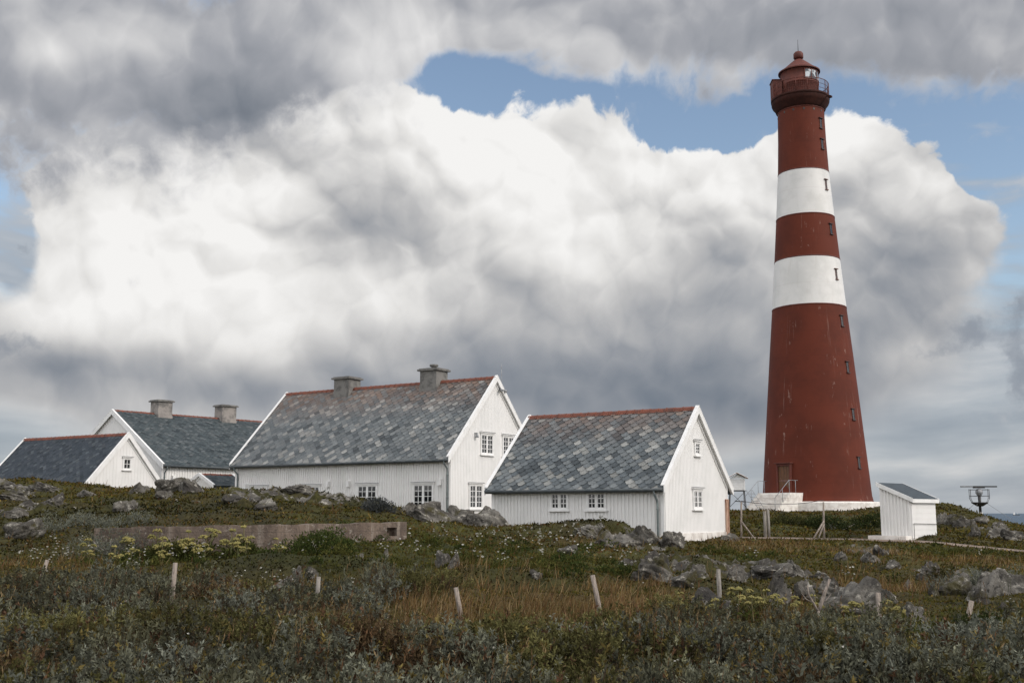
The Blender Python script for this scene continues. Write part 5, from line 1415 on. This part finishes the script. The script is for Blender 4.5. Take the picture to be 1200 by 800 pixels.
def build_angelica():
    """yellow-green umbels on stout stalks"""
    def one(seed, h):
        rr = random.Random(seed); root = empty('angelica', (0, 0, 0))
        st = MB()
        st.tube([(0, 0, -.1), (rr.uniform(-.03, .03), 0, h * .5), (rr.uniform(-.06, .06), rr.uniform(-.04, .04), h)], [.020, .016, .010], 6)
        for i in range(rr.randint(4, 6)):
            a = rr.random() * 6.28; b = rr.uniform(.12, .24); z0 = h * rr.uniform(.3, .65); z1 = z0 + rr.uniform(.12, .3)
            if i == 0: b = .02; z1 = h
            e = (math.cos(a) * b, math.sin(a) * b, z1)
            st.tube([(0, 0, z0), (e[0] * .6, e[1] * .6, (z0 + z1) / 2 + .02), e], [.010, .008, .005], 5)
            r = rr.uniform(.075, .125)
            hd = MB()
            for j in range(24):                      # one head: many small knots on a dome
                t = rr.random() * 6.28; u = math.sqrt(rr.random()) ; el = math.acos(u) if False else u * 1.45
                p = Vector((math.sin(el) * math.cos(t), math.sin(el) * math.sin(t), math.cos(el) * .7)) * r + Vector(e)
                s_ = rr.uniform(.022, .034)
                hd.add([p + Vector(q) * s_ for q in ((1, 0, 0), (0, 1, 0), (-1, 0, 0), (0, -1, 0), (0, 0, 1), (0, 0, -1))],
                       [(0, 1, 4), (1, 2, 4), (2, 3, 4), (3, 0, 4), (1, 0, 5), (2, 1, 5), (3, 2, 5), (0, 3, 5)])
                if j % 3 == 0: st.tube([e, p], .003, 3, caps=False)
            hd.build('flower_head', M['umbel'], root)
        st.build('stalk', M['stalk'], root); 
        b = Bag(); n = 46
        c = np.stack([RNG.normal(size=n) * .14, RNG.normal(size=n) * .14, RNG.uniform(.02, h * .45, n)], 1)
        b.add(lozenges(c, np.stack([c[:, 0], c[:, 1], RNG.uniform(-.05, .2, n)], 1) * 4, RNG.uniform(.08, .15, n), RNG.uniform(.045, .08, n), np.array([[.062, .070, .020]]) * RNG.uniform(.7, 1.4, (n, 1))))
        f = b.build('leaves', None, None, None, None, None); f.parent = root
        return root
    protos = [one(s, h) for s, h in ((1, .62), (2, .78), (3, .52), (4, .68))]
    first = [True] * 4
    for i, (x, y, s, lab, grp) in enumerate(ANGELICA):
        k = i % 4; rz = (i * 2.4) % 6.28; loc = (x, y, gz(x, y))
        if first[k]:
            o = protos[k]; first[k] = False; o.location = loc; o.rotation_euler = (0, 0, rz); o['label'] = lab
        else: o = copy_thing(protos[k], loc, rz, lab)
        o.scale = (s, s, s); o['category'] = 'plant'; o['group'] = grp
A_ = 'yellow green flowering herb on the slope below the concrete wall'
B_ = 'yellow green flowering herb between the pale boulders and willow scrub'
GA, GB = 'yellow herbs below the concrete wall', 'yellow herbs by the pale boulders'
ANGELICA = [(x, y, s, A_, GA) for x, y, s in ((-9.3, 29.8, .8), (-8.7, 30.1, .9), (-8.14, 29.12, .75), (-8.2, 30.2, .95), (-7.6, 29.7, .8), (-7.2, 30.0, 1.0), (-10.4, 30.2, .95), (-9.6, 30.3, 1.0), (-8.0, 29.8, 1.05), (-7.4, 29.6, 1.0), (-8.5, 29.3, 1.0), (-9.1, 29.2, .9), (-7.0, 28.6, .85), (-10.0, 28.2, .8), (-6.0, 28.9, .8), (-11.2, 29.6, .75), (-9.9, 29.2, .7), (-6.9, 29.2, .7), (-8.9, 28.6, .7), (-7.8, 28.5, .7), (-10.8, 28.7, .65), (-6.3, 29.9, .7))]
ANGELICA += [(x, y, s, B_, GB) for x, y, s in ((3.65, 21.5, .75), (3.6, 20.1, .65), (4.2, 20.9, .8), (4.5, 20.0, .7), (4.9, 20.9, .65), (5.0, 19.9, .6), (4.07, 19.2, .65), (5.5, 20.6, .6), (6.1, 20.3, .7), (6.6, 19.9, .7), (6.0, 19.2, .55), (3.1, 20.8, .6), (7.0, 20.5, .55))]
def build_lights():
    l = bpy.data.lights.new('sun', 'SUN'); l.energy = SUN_POWER; l.angle = math.radians(SUN_ANGLE); l.color = (1.0, .94, .86)
    o = bpy.data.objects.new('sun', l); COL.objects.link(o)
    e, a = math.radians(SUN_EL), math.radians(SUN_AZ)
    d = Vector((math.sin(a) * math.cos(e), math.cos(a) * math.cos(e), math.sin(e)))
    o.rotation_euler = d.to_track_quat('Z', 'Y').to_euler(); o.location = (20, -20, 60)
SUN_POWER, SUN_ANGLE = 1.5, 12.0

make_materials()
build_sky()
build_camera()
build_lights()
build_ground()
build_sea_and_path()
build_houses()
build_lighthouse()
build_small_structures(gz)
build_rocks()
build_plants()
build_angelica()
